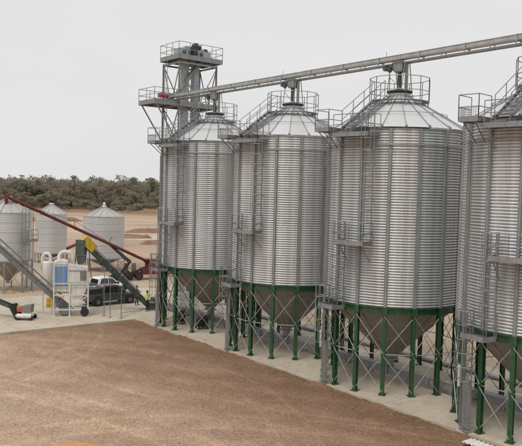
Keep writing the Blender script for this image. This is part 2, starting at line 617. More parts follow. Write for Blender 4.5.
def leg_mesh():
    b = MB()
    h = 4.62
    b.box((R + .115, 0, h / 2), (.022, .21, h))
    b.box((R - .085, 0, h / 2), (.022, .21, h))
    b.box((R + .015, 0, h / 2), (.176, .016, h - .02))
    b.box((R + .015, 0, .016), (.40, .38, .032))
    b.box((R + .137, 0, 4.5), (.02, .30, .42))
    for y in (-.1, 0, .1):
        for z in (4.38, 4.62):
            b.box((R + .152, y, z), (.014, .035, .035))
    for y in (-.15, .15):
        for x in (-.15, .15):
            b.tube((R + .015 + x, y, .03), (R + .015 + x, y, .075), .018, 6)
    b.box((R + .135, 0, 2.2), (.016, .26, .2))
    return b.mesh('leg', M['green'])
LEG = leg_mesh()
def rod_mesh(name, a0, z0, a1, z1, r, rr):
    b = MB()
    b.tube(pol(a0, rr, z0), pol(a1, rr, z1), r, 6)
    return b.mesh(name, M['rod'])
h_ = BAY / 2
RODS = [rod_mesh('brace_rod', -h_, 4.25, h_, 2.25, .022, R + .15), rod_mesh('brace_rod', h_, 4.25, -h_, 2.25, .022, R + .10),
        rod_mesh('brace_rod', -h_, 2.15, h_, .18, .022, R + .15), rod_mesh('brace_rod', h_, 2.15, -h_, .18, .022, R + .10)]
TIE = rod_mesh('tie_bar', -h_, 2.2, h_, 2.2, .026, R + .06)
def hopper_mesh():
    b = MB()
    a0, a1 = -BAY / 2 + .004, BAY / 2 - .004
    prof = [(3.83, 4.62), (.36, 1.35)]
    vs = []
    for r, z in prof:
        for i in range(4):
            vs.append(pol(a0 + (a1 - a0) * i / 3, r, z))
    b.add(vs, [(i + 1, i, 4 + i, 5 + i) for i in range(3)])
    b.bar(pol(a1, 3.85, 4.60), pol(a1, .40, 1.36), .05, .04)
    return b.mesh('hopper_panel', M['hopper'])
HOP = hopper_mesh()
NR = 20
def roofz(r):
    return Z_EAVE + .04 + (3.98 - r) * (16.30 - Z_EAVE) / (3.98 - .55)
def roof_mesh():
    b = MB()
    w = 2 * pi / NR
    vs = []
    for r in (4.02, .55):
        for i in range(4):
            vs.append(pol(-w / 2 + w * i / 3, r, roofz(r)))
    b.add(vs, [(i + 1, i, 4 + i, 5 + i)[::-1] for i in range(3)])
    b.prism([pol(-w / 2, 4.02, roofz(4.02)), pol(w / 2, 4.02, roofz(4.02)), pol(w / 2, 4.02, roofz(4.02) - .07), pol(-w / 2, 4.02, roofz(4.02) - .07)], (0, 0, .001))
    return b.mesh('roof_panel', M['galvroof'])
ROOF = roof_mesh()
def roof_rib_mesh():
    b = MB()
    b.bar(pol(0, 4.02, roofz(4.02) + .03), pol(0, .6, roofz(.6) + .03), .03, .06)
    b.bar(pol(0, 4.05, roofz(4.02) + .02), pol(0, 3.9, roofz(3.9) + .05), .09, .11)
    return b.mesh('roof_rib', M['galvcol'])
RIB = roof_rib_mesh()

def rail_run(b, pts, h=1.08, r=.022, closed=False, step=1.0, kick=True):
    """posts and two rails along a polyline at floor level, with a kick plate"""
    pts = [Vector(p) for p in pts]
    segs = list(zip(pts[:-1], pts[1:])) + ([(pts[-1], pts[0])] if closed else [])
    for p, q in segs:
        n = max(1, round((q - p).length / step))
        for i in range(n + 1):
            c = p.lerp(q, i / n)
            b.tube(c, c + UP * h, r, 5)
        for z in (.54, h):
            b.tube(p + UP * z, q + UP * z, r, 5)
        if kick:
            b.bar(p + UP * .06, q + UP * .06, .012, .13)

def platform(parent, name, a, t0, t1, r0, r1, z, sides='lfr', brackets=True, gaps=()):
    er, et = frame_at(a)
    c = er * ((r0 + r1) / 2) + et * ((t0 + t1) / 2) + UP * (z - .03)
    b = MB()
    b.box(c, (r1 - r0, t1 - t0, .05), er, et, UP)
    b.box(c + er * ((r1 - r0) / 2 + .006) - UP * .03, (.04, t1 - t0, .11), er, et, UP)
    for tt in (t0, t1):
        b.box(er * ((r0 + r1) / 2) + et * (tt) + UP * (z - .052), (r1 - r0 - .06, .05, .11), er, et, UP)
    nb = int((t1 - t0) / .12)
    for i in range(1, nb):
        b.box(er * ((r0 + r1) / 2) + et * (t0 + (t1 - t0) * i / nb) + UP * (z - .001), (r1 - r0 - .06, .03, .03), er, et, UP)
    if brackets:
        for tt in (t0 + .2, t1 - .2):
            rin = math.sqrt(max(.1, (R + .1) ** 2 - tt * tt))
            b.tube(er * (r1 - .08) + et * tt + UP * (z - .1), er * rin + et * tt + UP * (z - 1.0), .03, 6)
            b.tube(er * (r1 - .08) + et * tt + UP * (z - .1), er * rin + et * tt + UP * (z - .1), .03, 6)
    fl = b.obj(name, M['galvframe'], parent)
    g = MB()
    A, B = er * r0 + et * t0 + UP * z, er * r1 + et * t0 + UP * z
    C, D = er * r1 + et * t1 + UP * z, er * r0 + et * t1 + UP * z
    if 'l' in sides: rail_run(g, [A, B])
    if 'f' in sides: rail_run(g, [B, C])
    if 'r' in sides: rail_run(g, [C, D])
    if 'b' in sides: rail_run(g, [A, D])
    if g.v:
        g.obj('guard_rail', M['galvframe'], fl)
    return fl

def ladder(parent, a, z0, z1, cage0=None, off=.30):
    er, et = frame_at(a)
    b = MB()
    c = er * (R + off)
    for s in (-.21, .21):
        b.bar(c + et * s + UP * z0, c + et * s + UP * z1, .03, .06, er)
    n = int((z1 - z0) / .3)
    for i in range(1, n):
        z = z0 + i * .3
        b.tube(c - et * .21 + UP * z, c + et * .21 + UP * z, .014, 5)
    for z in [z0 + .4 + k * 1.9 for k in range(int((z1 - z0) / 1.9) + 1)]:
        if z < Z_RING + .1: continue
        for s in (-.21, .21):
            b.tube(c + et * s + UP * z, er * (R + .02) + et * s + UP * z, .016, 5)
    lo = b.obj('ladder', M['galvframe'], parent)
    if cage0 is not None:
        g = MB()
        hoops = []
        nz_ = max(2, int((z1 - cage0) / .6))
        arc = [(-.35 + 0 * k, 0) for k in range(0)]
        def pt(th, z):
            return c + et * (.37 * sin(th)) + er * (.32 - .0 + .37 * cos(th)) + UP * z
        ths = [radians(x) for x in (-140, -110, -75, -38, 0, 38, 75, 110, 140)]
        for k in range(nz_ + 1):
            z = cage0 + (z1 - cage0) * k / nz_
            pts = [c + et * -.21 + UP * z] + [pt(t, z) for t in ths] + [c + et * .21 + UP * z]
            g.path(pts, .021, 4)
        for t in (radians(-90), radians(-45), 0, radians(45), radians(90)):
            g.tube(pt(t, cage0), pt(t, z1), .018, 4)
        g.obj('cage', M['galvframe'], lo)
    return lo

D_ = radians
def build_silo(loc, label):
    t = thing('grain_silo', label, 'silo', loc, 0, 'large hopper silos in the row')
    for k in range(N):
        a = PHI + k * BAY
        rot = Matrix.Rotation(a + h_, 4, 'Z')
        rotc = Matrix.Rotation(a, 4, 'Z')
        for j in range(5):
            o = mkobj('wall_panel', PANEL, t, Matrix.Translation((0, 0, Z_RING + j * TIER)) @ rot)
        mkobj('column', COLUMN, t, rotc)
        mkobj('leg', LEG, t, rotc)
        for m in RODS:
            mkobj('brace_rod', m, t, rot)
        mkobj('tie_bar', TIE, t, rot)
        mkobj('hopper_panel', HOP, t, rot)
    for k in range(NR):
        mkobj('roof_panel', ROOF, t, Matrix.Rotation(.07 + k * 2 * pi / NR, 4, 'Z'))
        mkobj('roof_rib', RIB, t, Matrix.Rotation(.07 + (k - .5) * 2 * pi / NR, 4, 'Z'))
    b = MB()
    b.lathe([(R - .06, 4.36), (R + .10, 4.36), (R + .10, 4.40), (R + .03, 4.40), (R + .03, 4.68), (R + .13, 4.68), (R + .13, 4.715), (R - .06, 4.715)], 64, closed_prof=True)
    b.obj('ring_beam', M['green'], t)
    b = MB()
    b.lathe([(R - .1, Z_EAVE - .02), (R + .06, Z_EAVE - .02), (R + .06, Z_EAVE + .03), (R - .1, Z_EAVE + .03)], 64, closed_prof=True)
    b.obj('eave_ring', M['galvframe'], t)
    for z, r in ((Z_EAVE - .92, R + .2),):
        b = MB()
        b.path([pol(2 * pi * i / 64, r, z) for i in range(64)], .042, 6, True)
        for k in range(N):
            b.tube(pol(PHI + k * BAY, R + .1, z), pol(PHI + k * BAY, r, z), .03, 5)
        b.obj('wind_ring', M['galvframe'], t)
    b = MB()
    rr = 2.72
    b.path([pol(2 * pi * i / 48, rr, roofz(rr) + .16) for i in range(48)], .018, 5, True)
    for k in range(NR):
        b.tube(pol(.07 + (k - .5) * 2 * pi / NR, rr, roofz(rr)), pol(.07 + (k - .5) * 2 * pi / NR, rr, roofz(rr) + .18), .016, 5)
    b.obj('roof_hoop', M['galvframe'], t)
    # crown of the roof
    b = MB()
    b.lathe([(.60, 16.22), (.60, 16.50), (.52, 16.52), (.0, 16.52)], 32)
    b.obj('collar', M['galvroof'], t)
    b = MB()
    b.lathe([(0, 16.54), (.72, 16.54), (.74, 16.57), (.74, 16.63), (.70, 16.66), (.0, 16.70)], 36)
    b.obj('lid', M['lid'], t)
    # ring walkway round the crown
    b = MB()
    nseg = 12
    b.lathe([(1.34, 15.99), (1.74, 15.99), (1.74, 16.03), (1.34, 16.03)], nseg, closed_prof=True)
    for k in range(nseg):
        a = 2 * pi * k / nseg
        b.tube(pol(a, 1.68, 15.98), pol(a, 1.68, roofz(1.68)), .025, 5)
        b.tube(pol(a, 1.38, 15.98), pol(a, 1.38, roofz(1.38) - .02), .025, 5)
    fl = b.obj('crown_walkway', M['galvframe'], t)
    g = MB()
    rail_run(g, [pol(2 * pi * k / nseg, 1.72, 16.03) for k in range(nseg)], 1.3, .022, True, 2.0, False)
    g.path([pol(2 * pi * k / 48, .78, 16.36 + .05 * (k % 2)) for k in range(48)], .02, 4, True)
    g.obj('guard_rail', M['galvframe'], fl)
    # eave platforms and the stair over the roof
    platform(t, 'eave_platform', D_(-136), -.95, 1.4, 3.6, 4.65, 13.85, 'fr')
    sp = platform(t, 'side_platform', D_(-136), -2.1, -1.12, 3.75, 4.85, 14.15, 'lfr')
    er, et = frame_at(D_(-136))
    g = MB()
    for q in range(9):
        g.tube(er * 4.83 - et * (1.16 + .9 * q / 8) + UP * 14.2, er * 4.83 - et * (1.16 + .9 * q / 8) + UP * 14.68, .010, 4)
        g.tube(er * (3.85 + .95 * q / 8) - et * 2.08 + UP * 14.2, er * (3.85 + .95 * q / 8) - et * 2.08 + UP * 14.68, .010, 4)
    for q in range(5):
        g.tube(er * 4.83 - et * 1.14 + UP * (14.24 + .1 * q), er * 4.83 - et * 2.08 + UP * (14.24 + .1 * q), .010, 4)
        g.tube(er * 4.83 - et * 2.08 + UP * (14.24 + .1 * q), er * 3.85 - et * 2.08 + UP * (14.24 + .1 * q), .010, 4)
    g.obj('mesh_infill', M['galvcol'], sp)
    g = MB()
    g.box(er * 4.3 + et * .75 + UP * 14.08, (.25, .7, .3), er, et, UP)
    g.obj('level_sensor_box', M['lid'], sp)
    er, et = frame_at(D_(-140))
    b = MB()
    p0, p1 = er * 4.3 + UP * 14.2, er * 1.75 + UP * 16.03
    for s in (-.36, .36):
        b.bar(p0 + et * s, p1 + et * s, .04, .16)
    nst = 9
    for i in range(nst):
        b.box(p0.lerp(p1, (i + .5) / nst) + UP * .05, (.24, .68, .035), er, et, UP)
    b.box(er * 4.45 + UP * 14.02, (.3, .72, .04), er, et, UP)
    for s in (-.36, .36):
        b.tube(p0 + et * s, er * 4.3 + et * s + UP * 13.85, .03, 5)
        b.tube(p0.lerp(p1, .5) + et * s, p0.lerp(p1, .5) + et * s - UP * .25, .03, 5)
    st = b.obj('roof_stair', M['galvframe'], t)
    g = MB()
    for s in (-.38, .38):
        for z in (.5, 1.0):
            g.tube(p0 + et * s + UP * z, p1 + et * s + UP * z, .022, 5)
        for i in range(4):
            c = p0.lerp(p1, i / 3) + et * s
            g.tube(c, c + UP * 1.0, .022, 5)
    g.obj('handrail', M['galvframe'], st)
    # ladders and landings down the side
    ladder(t, D_(-121), 8.1, 14.9, 9.2)
    platform(t, 'landing', D_(-131), -.8, 1.0, 4.0, 4.9, 8.1, 'lfr')
    ladder(t, D_(-142.5), 4.5, 9.2, 5.4)
    platform(t, 'landing', D_(-149), -.65, .7, 4.05, 4.85, 4.5, 'lfr', False)
    ladder(t, D_(-157), .25, 5.6, 2.4, .42)
    er, et = frame_at(D_(-157))
    b = MB()
    c = er * (R + .52) + UP * 1.25
    b.box(c, (.02, .44, 2.2), er, et, UP)
    for s in (-.22, .22):
        b.box(c - er * .06 + et * s, (.14, .03, 2.2), er, et, UP)
    for q in range(11):
        b.box(c + er * .016 + UP * (-1.0 + q * .2), (.012, .44, .03), er, et, UP)
    b.box(er * (R + .45) + UP * .04, (.3, .6, .08), er, et, UP)
    b.obj('climb_guard', M['galvframe'], t)
    # pipes up the side by the ladder, a white pull tube
    b = MB()
    er, et = frame_at(D_(-166))
    b.tube(er * (R + .3) + UP * .0, er * (R + .3) + UP * 13.2, .045, 6)
    b.tube(er * (R + .3) + et * .16 + UP * .0, er * (R + .3) + et * .16 + UP * 13.2, .03, 6)
    b.obj('conduit', M['galvframe'], t)
    b = MB()
    b.tube(er * (R + .42) + UP * 1.9, er * (R + .42) + UP * 2.75, .075, 10)
    b.tube(er * (R + .42) + UP * 2.75, er * (R + .42) + UP * 2.9, .1, 10, .06)
    b.obj('sight_tube', M['white'], t)
    # outlet with slide gate under the cone
    b = MB()
    b.lathe([(.40, 1.42), (.40, 1.26), (.26, 1.24), (.26, .74)], 20)
    b.box((0, 0, 1.12), (.8, .62, .10), DU, DV, UP)
    o = b.obj('outlet', M['galvframe'], t)
    g = MB()
    hw = DV * 1.15 + UP * 1.12
    g.tube(DV * .4 + UP * 1.12, hw, .025, 6)
    g.path([hw + DU * (.2 * cos(2 * pi * k / 16)) + UP * (.2 * sin(2 * pi * k / 16)) for k in range(16)], .018, 5, True)
    for k in range(3):
        g.tube(hw, hw + DU * (.2 * cos(2 * pi * k / 3)) + UP * (.2 * sin(2 * pi * k / 3)), .014, 5)
    g.obj('hand_wheel', M['rod'], o)
    return t

silo_labels = {-1: 'nearest galvanised hopper silo on green legs, cut off by the right edge',
               0: 'second nearest galvanised hopper silo on green legs, fully in view right of centre',
               1: 'third galvanised hopper silo of the row, right of the one beside the tower',
               2: 'farthest large hopper silo of the row, standing beside the elevator tower'}
first = build_silo(ROW0.copy(), silo_labels[0])
silos = {0: first}
for k in (-1, 1, 2):
    o = copy_tree(first)
    o.location = ROW0 + DU * SP * k
    o['label'] = silo_labels[k]
    silos[k] = o
for k, o in silos.items():
    r = random.Random(50 + k)
    cnt = 0
    bayf = [r.uniform(.86, 1.06) for _ in range(N)]
    for ch in o.children:
        nm = ch.name.split('.')[0]
        if nm == 'wall_panel':
            bay, tier = divmod(cnt, 5)
            cnt += 1
            f = bayf[bay] * r.uniform(.95, 1.04)
            w = r.uniform(-.012, .008)
            ch.color = (f * (1 + w), f, f * (1 - w), 1)
            ang = math.degrees(PHI + bay * BAY + h_) % 360
            if k == 0 and abs(ang - 281) < BAY * 28:        # one bay tinted bluish, its darker reflection put into the sheet colour
                ch.color = (.86, .90, .915, 1)
        elif nm in ('roof_panel', 'hopper_panel'):
            f = r.uniform(.94, 1.04)
            ch.color = (f, f, f, 1)

# ------------------------------------------------------------------ conveyor over the row
def top_conveyor():
    zc = 18.5
    t = thing('drag_conveyor', 'long galvanised drag conveyor running above all the silo roofs', 'conveyor', P(0, 0, zc), 0)
    def L(u, v, z): return DU * u + DV * v + UP * (z - zc)
    u0, u1 = -16.5, SP * 2.78
    sec = MB()
    chord = MB()
    ls = 3.0
    sec.box(UP * .075, (ls - .01, .40, .23), DU, DV, UP)
    sec.box(UP * .205, (ls - .01, .46, .025), DU, DV, UP)
    sec.box(UP * -.05, (ls - .01, .46, .02), DU, DV, UP)
    sec.box(UP * .01, (ls - .2, .43, .03), DU, DV, UP)
    for s in (-1, 1):
        sec.box(DU * s * (ls / 2 - .02) + UP * .06, (.03, .52, .34), DU, DV, UP)
        chord.tube(DU * (-ls / 2) + DV * s * .2 - UP * .27, DU * (ls / 2) + DV * s * .2 - UP * .27, .045, 6)
        chord.tube(DV * s * .2 - UP * .27, DV * s * .2 - UP * .06, .03, 5)
        chord.tube(DU * -1.45 + DV * s * .2 - UP * .27, DU * -1.45 + DV * s * .2 - UP * .06, .03, 5)
    me = sec.mesh('casing', M['convey'])
    mc = chord.mesh('truss_chord', M['galvframe'])
    n = int((u1 - u0) / ls)
    for i in range(n):
        mkobj('casing', me, t, Matrix.Translation(DU * (u0 + ls * (i + .5))))
        mkobj('truss_chord', mc, t, Matrix.Translation(DU * (u0 + ls * (i + .5))))
    ue = u0 + ls * n
    b = MB()
    b.box(L(ue + .4, 0, 18.55), (.8, .55, .5), DU, DV, UP)
    hd = b.obj('tail_box', M['galvframe'], t)
    b = MB()
    b.tube(L(ue + .3, .28, 18.62), L(ue + .3, .85, 18.62), .2, 14)
    b.box(L(ue + .3, .95, 18.6), (.36, .3, .36), DU, DV, UP)
    b.obj('drive_motor', M['redmotor'], hd)
    for k in (-1, 0, 1, 2):
        u = SP * k
        b = MB()
        b.box(L(u, 0, 18.02), (.62, .5, .5), DU, DV, UP)
        b.box(L(u, 0, 18.29), (.8, .6, .05), DU, DV, UP)
        b.box(L(u, 0, 17.75), (.5, .42, .06), DU, DV, UP)
        gb = b.obj('gate_box', M['galvframe'], t)
        b = MB()
        b.box(L(u + .52, 0, 18.08), (.3, .34, .36), DU, DV, UP)
        b.tube(L(u + .66, 0, 18.08), L(u + 1.25, 0, 18.08), .15, 12)
        for q in range(6):
            b.tube(L(u + .72 + q * .07, 0, 18.08), L(u + .74 + q * .07, 0, 18.08), .175, 12)
        b.obj('gate_motor', M['grey'], gb)
        b = MB()
        b.tube(L(u, .05, 16.68), L(u, .05, 17.75), .13, 14)
        b.tube(L(u, .05, 16.68), L(u, .05, 16.78), .2, 14)
        b.obj('spout', M['green'], t)
        b = MB()
        b.tube(L(u - .42, -.05, 16.68), L(u - .42, -.05, 18.3), .1, 12)
        for su, sv in ((-.5, .45), (.55, .45), (-.5, -.45), (.55, -.45)):
            b.tube(L(u + su, sv, 16.66), L(u + su, sv * .45, 18.25), .028, 6)
        b.tube(L(u - .5, .45, 16.66), L(u + .55, .33, 17.5), .02, 5)
        b.obj('support', M['galvframe'], t)
        b = MB()
        b.tube(L(u + .9, .22, 18.7), L(u + .9, .22, 18.98), .012, 5)
        b.obj('aerial', M['lid'], gb)
        b = MB()
        b.box(L(u + .5, .34, 17.9), (.2, .12, .3), DU, DV, UP)
        b.obj('switch_box', M['lid'], gb)
    return t
top_conveyor()

# unloading conveyor along the ground under the outlets
def low_conveyor():
    t = thing('unloading_conveyor', 'low galvanised conveyor along the ground beneath the silo outlets', 'conveyor', P(0, 0, 0), 0)
    ls = 3.0
    sec = MB()
    sec.box(UP * .46, (ls - .012, .46, .40), DU, DV, UP)
    sec.box(UP * .675, (ls - .012, .54, .03), DU, DV, UP)
    sec.box(DU * (ls / 2 - .03) + UP * .46, (.04, .58, .46), DU, DV, UP)
    for s in (-1, 1):
        sec.box(DV * .2 * s + UP * .13, (.08, .08, .27), DU, DV, UP)
    me = sec.mesh('casing', M['galvframe'])
    for i in range(18):
        mkobj('casing', me, t, Matrix.Translation(DU * (-27 + ls * (i + .5))))
    b = MB()
    b.box(DU * 27.5 + UP * .5, (1.0, .6, .7), DU, DV, UP)
    b.tube(DU * 27.5 + DV * .3 + UP * .55, DU * 27.5 + DV * .95 + UP * .55, .17, 12)
    b.obj('drive_unit', M['dkgreen'], t)
low_conveyor()
# pale pipe line lying on the far side of the silos
b = MB()
for q in range(2):
    b.tube(P(-28, -4.9 - q * .24, .13), P(21, -4.9 - q * .24, .13), .11, 8)
for i in range(25):
    b.box(P(-27.5 + i * 2, -5.0, .02), (.12, .7, .05), DU, DV, UP)
tag(b.obj('pipe_line', M['rod']), 'pair of pale pipes lying along the ground behind the silos', 'pipes')

# ------------------------------------------------------------------ elevator tower
def tower():
    base = ROW0 + DU * SP * 2.4
    rr = ray(189, 100)
    base = base + Vector((rr.x / rr.y, 1, 0)) * 4.0
    t = thing('elevator_tower', 'tall steel bucket elevator tower with railed platforms behind the farthest silo', 'tower', base, 0)
    def L(u, v, z): return DU * u + DV * v + UP * z
    hu, hv = 1.35, 1.9
    ZT, ZM = 21.55, 18.0
    beam = M['galvframe']
    cb = MB()
    cb.box(UP * ZT / 2, (.16, .02, ZT), DU, DV, UP)
    cb.box(UP * ZT / 2 + DV * .08, (.16, .02, ZT), DU, DV, UP)
    cb.box(UP * ZT / 2 + DV * .04, (.02, .06, ZT - .02), DU, DV, UP)
    cm = cb.mesh('column', beam)
    for su in (-1, 1):
        for sv in (-1, 1):
            mkobj('column', cm, t, Matrix.Translation(L(su * hu, sv * hv, 0)))
    levels = [3.0, 6.0, 9.0, 12.0, 15.0, ZM - .2, ZT - .1]
    for z in levels:
        for s in (-1, 1):
            b = MB()
            b.bar(L(-hu, s * hv, z), L(hu, s * hv, z), .1, .14)
            b.obj('cross_beam', beam, t)
            b = MB()
            b.bar(L(s * hu, -hv, z), L(s * hu, hv, z), .1, .14)
            b.obj('cross_beam', beam, t)
    zz = [0] + levels
    for i in range(len(zz) - 1):
        za, zb = zz[i] + .1, zz[i + 1] - .1
        for s in (-1, 1):
            b = MB()
            b.tube(L(s * hu, -hv, zb), L(s * hu, 0, za), .05, 6)
            b.tube(L(s * hu, hv, zb), L(s * hu, 0, za), .05, 6)
            b.obj('brace', beam, t)
            b = MB()
            b.tube(L(-hu, s * hv, zb), L(0, s * hv, za), .05, 6)
            b.tube(L(hu, s * hv, zb), L(0, s * hv, za), .05, 6)
            b.obj('brace', beam, t)
    for v in (-.5, .55):
        b = MB()
        b.box(L(0, v, 11.1), (.62, .5, 22.1), DU, DV, UP)
        for k in range(8):
            b.box(L(0, v, 1.6 + k * 2.6), (.70, .58, .08), DU, DV, UP)
        b.obj('elevator_trunk', M['trunk'], t)
    def plat(name, u0, u1, v0, v1, z, h=1.08):
        b = MB()
        b.box(L((u0 + u1) / 2, (v0 + v1) / 2, z - .03), (u1 - u0, v1 - v0, .05), DU, DV, UP)
        for k in range(6):
            v = v0 + (v1 - v0) * k / 5
            b.bar(L(u0, v, z - .16), L(u1, v, z - .16), .07, .2)
        for u in (u0, u1):
            b.bar(L(u, v0, z - .16), L(u, v1, z - .16), .07, .24)
        p = b.obj(name, beam, t)
        g = MB()
        rail_run(g, [L(u0, v0, z), L(u1, v0, z), L(u1, v1, z), L(u0, v1, z)], h, .026, True, 1.1)
        g.obj('guard_rail', beam, p)
        return p
    # top platform with the elevator head
    plat('top_platform', -1.55, 1.55, -2.35, 2.15, 22.00, 1.15)
    b = MB()
    b.box(L(0, -.05, 22.42), (1.0, 3.0, .84), DU, DV, UP)
    b.prism([L(-.5, -1.2, 22.84), L(-.5, 1.1, 22.84), L(-.5, .8, 23.08), L(-.5, -.8, 23.08)], DU * 1.0)
    for v in (-1.0, 0.0, 1.0):
        b.box(L(0, v, 22.42), (1.03, .06, .88), DU, DV, UP)
    b.box(L(0, -1.7, 22.4), (.6, .5, .8), DU, DV, UP)
    hd = b.obj('elevator_head', M['trunk'], t)
    b = MB()
    b.tube(L(-.45, .1, 22.50), L(-.95, .1, 22.50), .2, 12)
    b.box(L(-.75, .1, 22.80), (.5, .5, .3), DU, DV, UP)
    b.tube(L(-.75, .3, 23.05), L(-.75, -.5, 23.05), .2, 12)
    b.box(L(-.75, -.05, 23.25), (.3, .3, .25), DU, DV, UP)
    b.obj('drive_motor', M['lid'], hd)
    b = MB()
    b.tube(L(.2, -1.4, 22.70), L(.2, -1.9, 23.00), .14, 10)
    b.box(L(.2, -1.6, 23.05), (.4, .3, .25), DU, DV, UP)
    b.obj('inspection_hatch', M['lid'], hd)
    for v, w in ((.75, .3), (.3, .18), (0, .12), (-.25, .18), (-.6, .3)):       # dark marks on the head casing
        b = MB()
        b.box(L(-.507, v * 1.3, 22.5), (.012, w, .34), DU, DV, UP)
        b.obj('dark_mark', M['black'], hd)
    b = MB()
    b.tube(L(-.3, -.9, 22.10), L(-.6, 1.6, 18.9), .2, 12)
    b.obj('down_spout', M['galvframe'], t)
    # middle platform where the conveyor begins
    p = plat('middle_platform', -1.35, 1.35, -2.1, 4.3, ZM, 1.1)
    for u in (-1.25, 1.25):
        b = MB()
        b.tube(L(u, 4.1, ZM - .2), L(u, hv, ZM - 3.4), .07, 6)
        b.obj('knee_brace', beam, p)
    # ladder on the tower
    b = MB()
    for s in (-.22, .22):
        b.bar(L(s + .6, hv + .2, .3), L(s + .6, hv + .2, 22.0), .03, .05)
    for k in range(68):
        b.tube(L(.38, hv + .2, .5 + k * .3), L(.82, hv + .2, .5 + k * .3), .014, 5)
    b.obj('ladder', beam, t)
    b = MB()
    b.box(L(0, .02, .7), (1.2, 1.9, 1.4), DU, DV, UP)
    b.obj('elevator_boot', M['galvroof'], t)
    return t
tower()

# ------------------------------------------------------------------ small silos in the yard behind
def small_silo(label, loc, r, z0, z1, za, legs, lad=None, seed=1):
    t = thing('small_grain_silo', label, 'silo', loc, 0, 'small silos behind the yard')
    nb = max(3, round((z1 - z0) / .9))
    th = (z1 - z0) / nb
    b = MB()
    na = 36
    vs, fs = [], []
    rows = 30
    for j in range(rows + 1):
        rr = r + .009 * sin(2 * pi * j / 5)
        for i in range(na):
            vs.append(pol(2 * pi * i / na, rr, th * j / rows))
    for j in range(rows):
        for i in range(na):
            fs.append((j * na + i, j * na + (i + 1) % na, (j + 1) * na + (i + 1) % na, (j + 1) * na + i))
    b.add(vs, fs)
    b.path([pol(2 * pi * i / 40, r + .015, 0) for i in range(40)], .02, 4, True)
    me = b.mesh('wall_tier', M['galvsmall'], True)
    rd = random.Random(seed)
    for k in range(nb):
        o = mkobj('wall_tier', me, t, Matrix.Translation((0, 0, z0 + k * th)))
        f = rd.uniform(1.0, 1.14)
        o.color = (f, f, f, 1)
    ns = 14
    w = 2 * pi / ns
    b = MB()
    vs = [pol(-w / 2 + w * i / 2, q, z) for q, z in ((r + .08, z1 - .02), (.28, za)) for i in range(3)]
    b.add(vs, [(1, 0, 3, 4)[::-1], (2, 1, 4, 5)[::-1]])
    b.bar(pol(-w / 2, r + .08, z1 + .02), pol(-w / 2, .3, za + .03), .07, .10)
    rm = b.mesh('roof_panel', M['smallroof'])
    for k in range(ns):
        mkobj('roof_panel', rm, t, Matrix.Rotation(k * w, 4, 'Z'))
    b = MB()
    b.lathe([(.3, za - .03), (.3, za + .16), (.36, za + .18), (.3, za + .26), (0, za + .3)], 18)
    b.obj('cap', M['galvroof'], t)
    if legs:
        b = MB()
        b.lathe([(r - .02, z0 + .02), (.2, max(.5, z0 - r * .95))], 36)
        b.lathe([(.2, max(.5, z0 - r * .95)), (.2, max(.35, z0 - r * .95 - .25))], 16)
        b.obj('hopper_cone', M['hopper'], t)
        b = MB()
        b.lathe([(r + .02, z0 - .1), (r + .07, z0 - .1), (r + .07, z0 + .05), (r + .02, z0 + .05)], 36, closed_prof=True)
        b.obj('ring_beam', M['galvframe'], t)
        lm = MB()
        lm.box((r + .03, 0, z0 / 2), (.1, .1, z0))
        lm.box((r + .03, 0, .02), (.3, .3, .04))
        lm = lm.mesh('leg', M['galvframe'])
        nl = 8
        bm_ = MB()
        bm_.tube(pol(0, r + .06, z0 - .2), pol(2 * pi / nl, r + .06, .3), .025, 5)
        bm_.tube(pol(0, r + .02, .3), pol(2 * pi / nl, r + .02, z0 - .2), .025, 5)
        bm_ = bm_.mesh('brace_rod', M['rod'])
        for k in range(nl):
            rot = Matrix.Rotation(2 * pi * k / nl + .2, 4, 'Z')
            mkobj('leg', lm, t, rot)
            mkobj('brace_rod', bm_, t, rot)
    if lad is not None:
        global R
        keep = R
        R = r
        ladder(t, lad, .3, z1 + .4, 2.4, .25)
        platform(t, 'landing', lad + .12, -.5, .9, r + .1, r + .95, (z0 + z1) / 2 - .35, 'lfr', False)
        er, et = frame_at(lad + .25)
        b = MB()
        b.tube(er * (r + .8) + UP * 0, er * (r + .8) + UP * z1, .05, 6)
        b.obj('post', M['galvframe'], t)
        R = keep
    return t
pA = at(8, 260, 71.0)
small_silo('pale hopper silo with side ladder at the left edge under the red auger head', (pA.x, pA.y, -.2), 2.3, 3.15, 8.0, 9.35, True, D_(-35), 5)
pB = at(51, 250, 98.0)
small_silo('small grey silo farther back, between the left edge silo and the domed one', (pB.x, pB.y, -.2), 2.15, 1.3, 6.75, 7.95, True, None, 6)
YC = 90.0
pC = at(103.5, 250, YC)
zC = [at(103.5, q, YC).z + .2 for q in (257, 215.8, 207.6)]
small_silo('small pale silo with dome ball on its cap behind the grey utility truck', (pC.x, pC.y, -.2), 20.3 * YC / F_PX, zC[0], zC[1], zC[2], True, None, 7)
b = MB()
b.lathe([(.0, 0), (.12, .02), (.18, .12), (.2, .24), (.14, .38), (0, .43)], 14)
o = b.obj('cap_ball', M['white'], bpy.data.objects[[q.name for q in bpy.data.objects if q.get('label', '').startswith('small pale silo with dome')][0]], True)
o.location = (0, 0, zC[2] + .27)

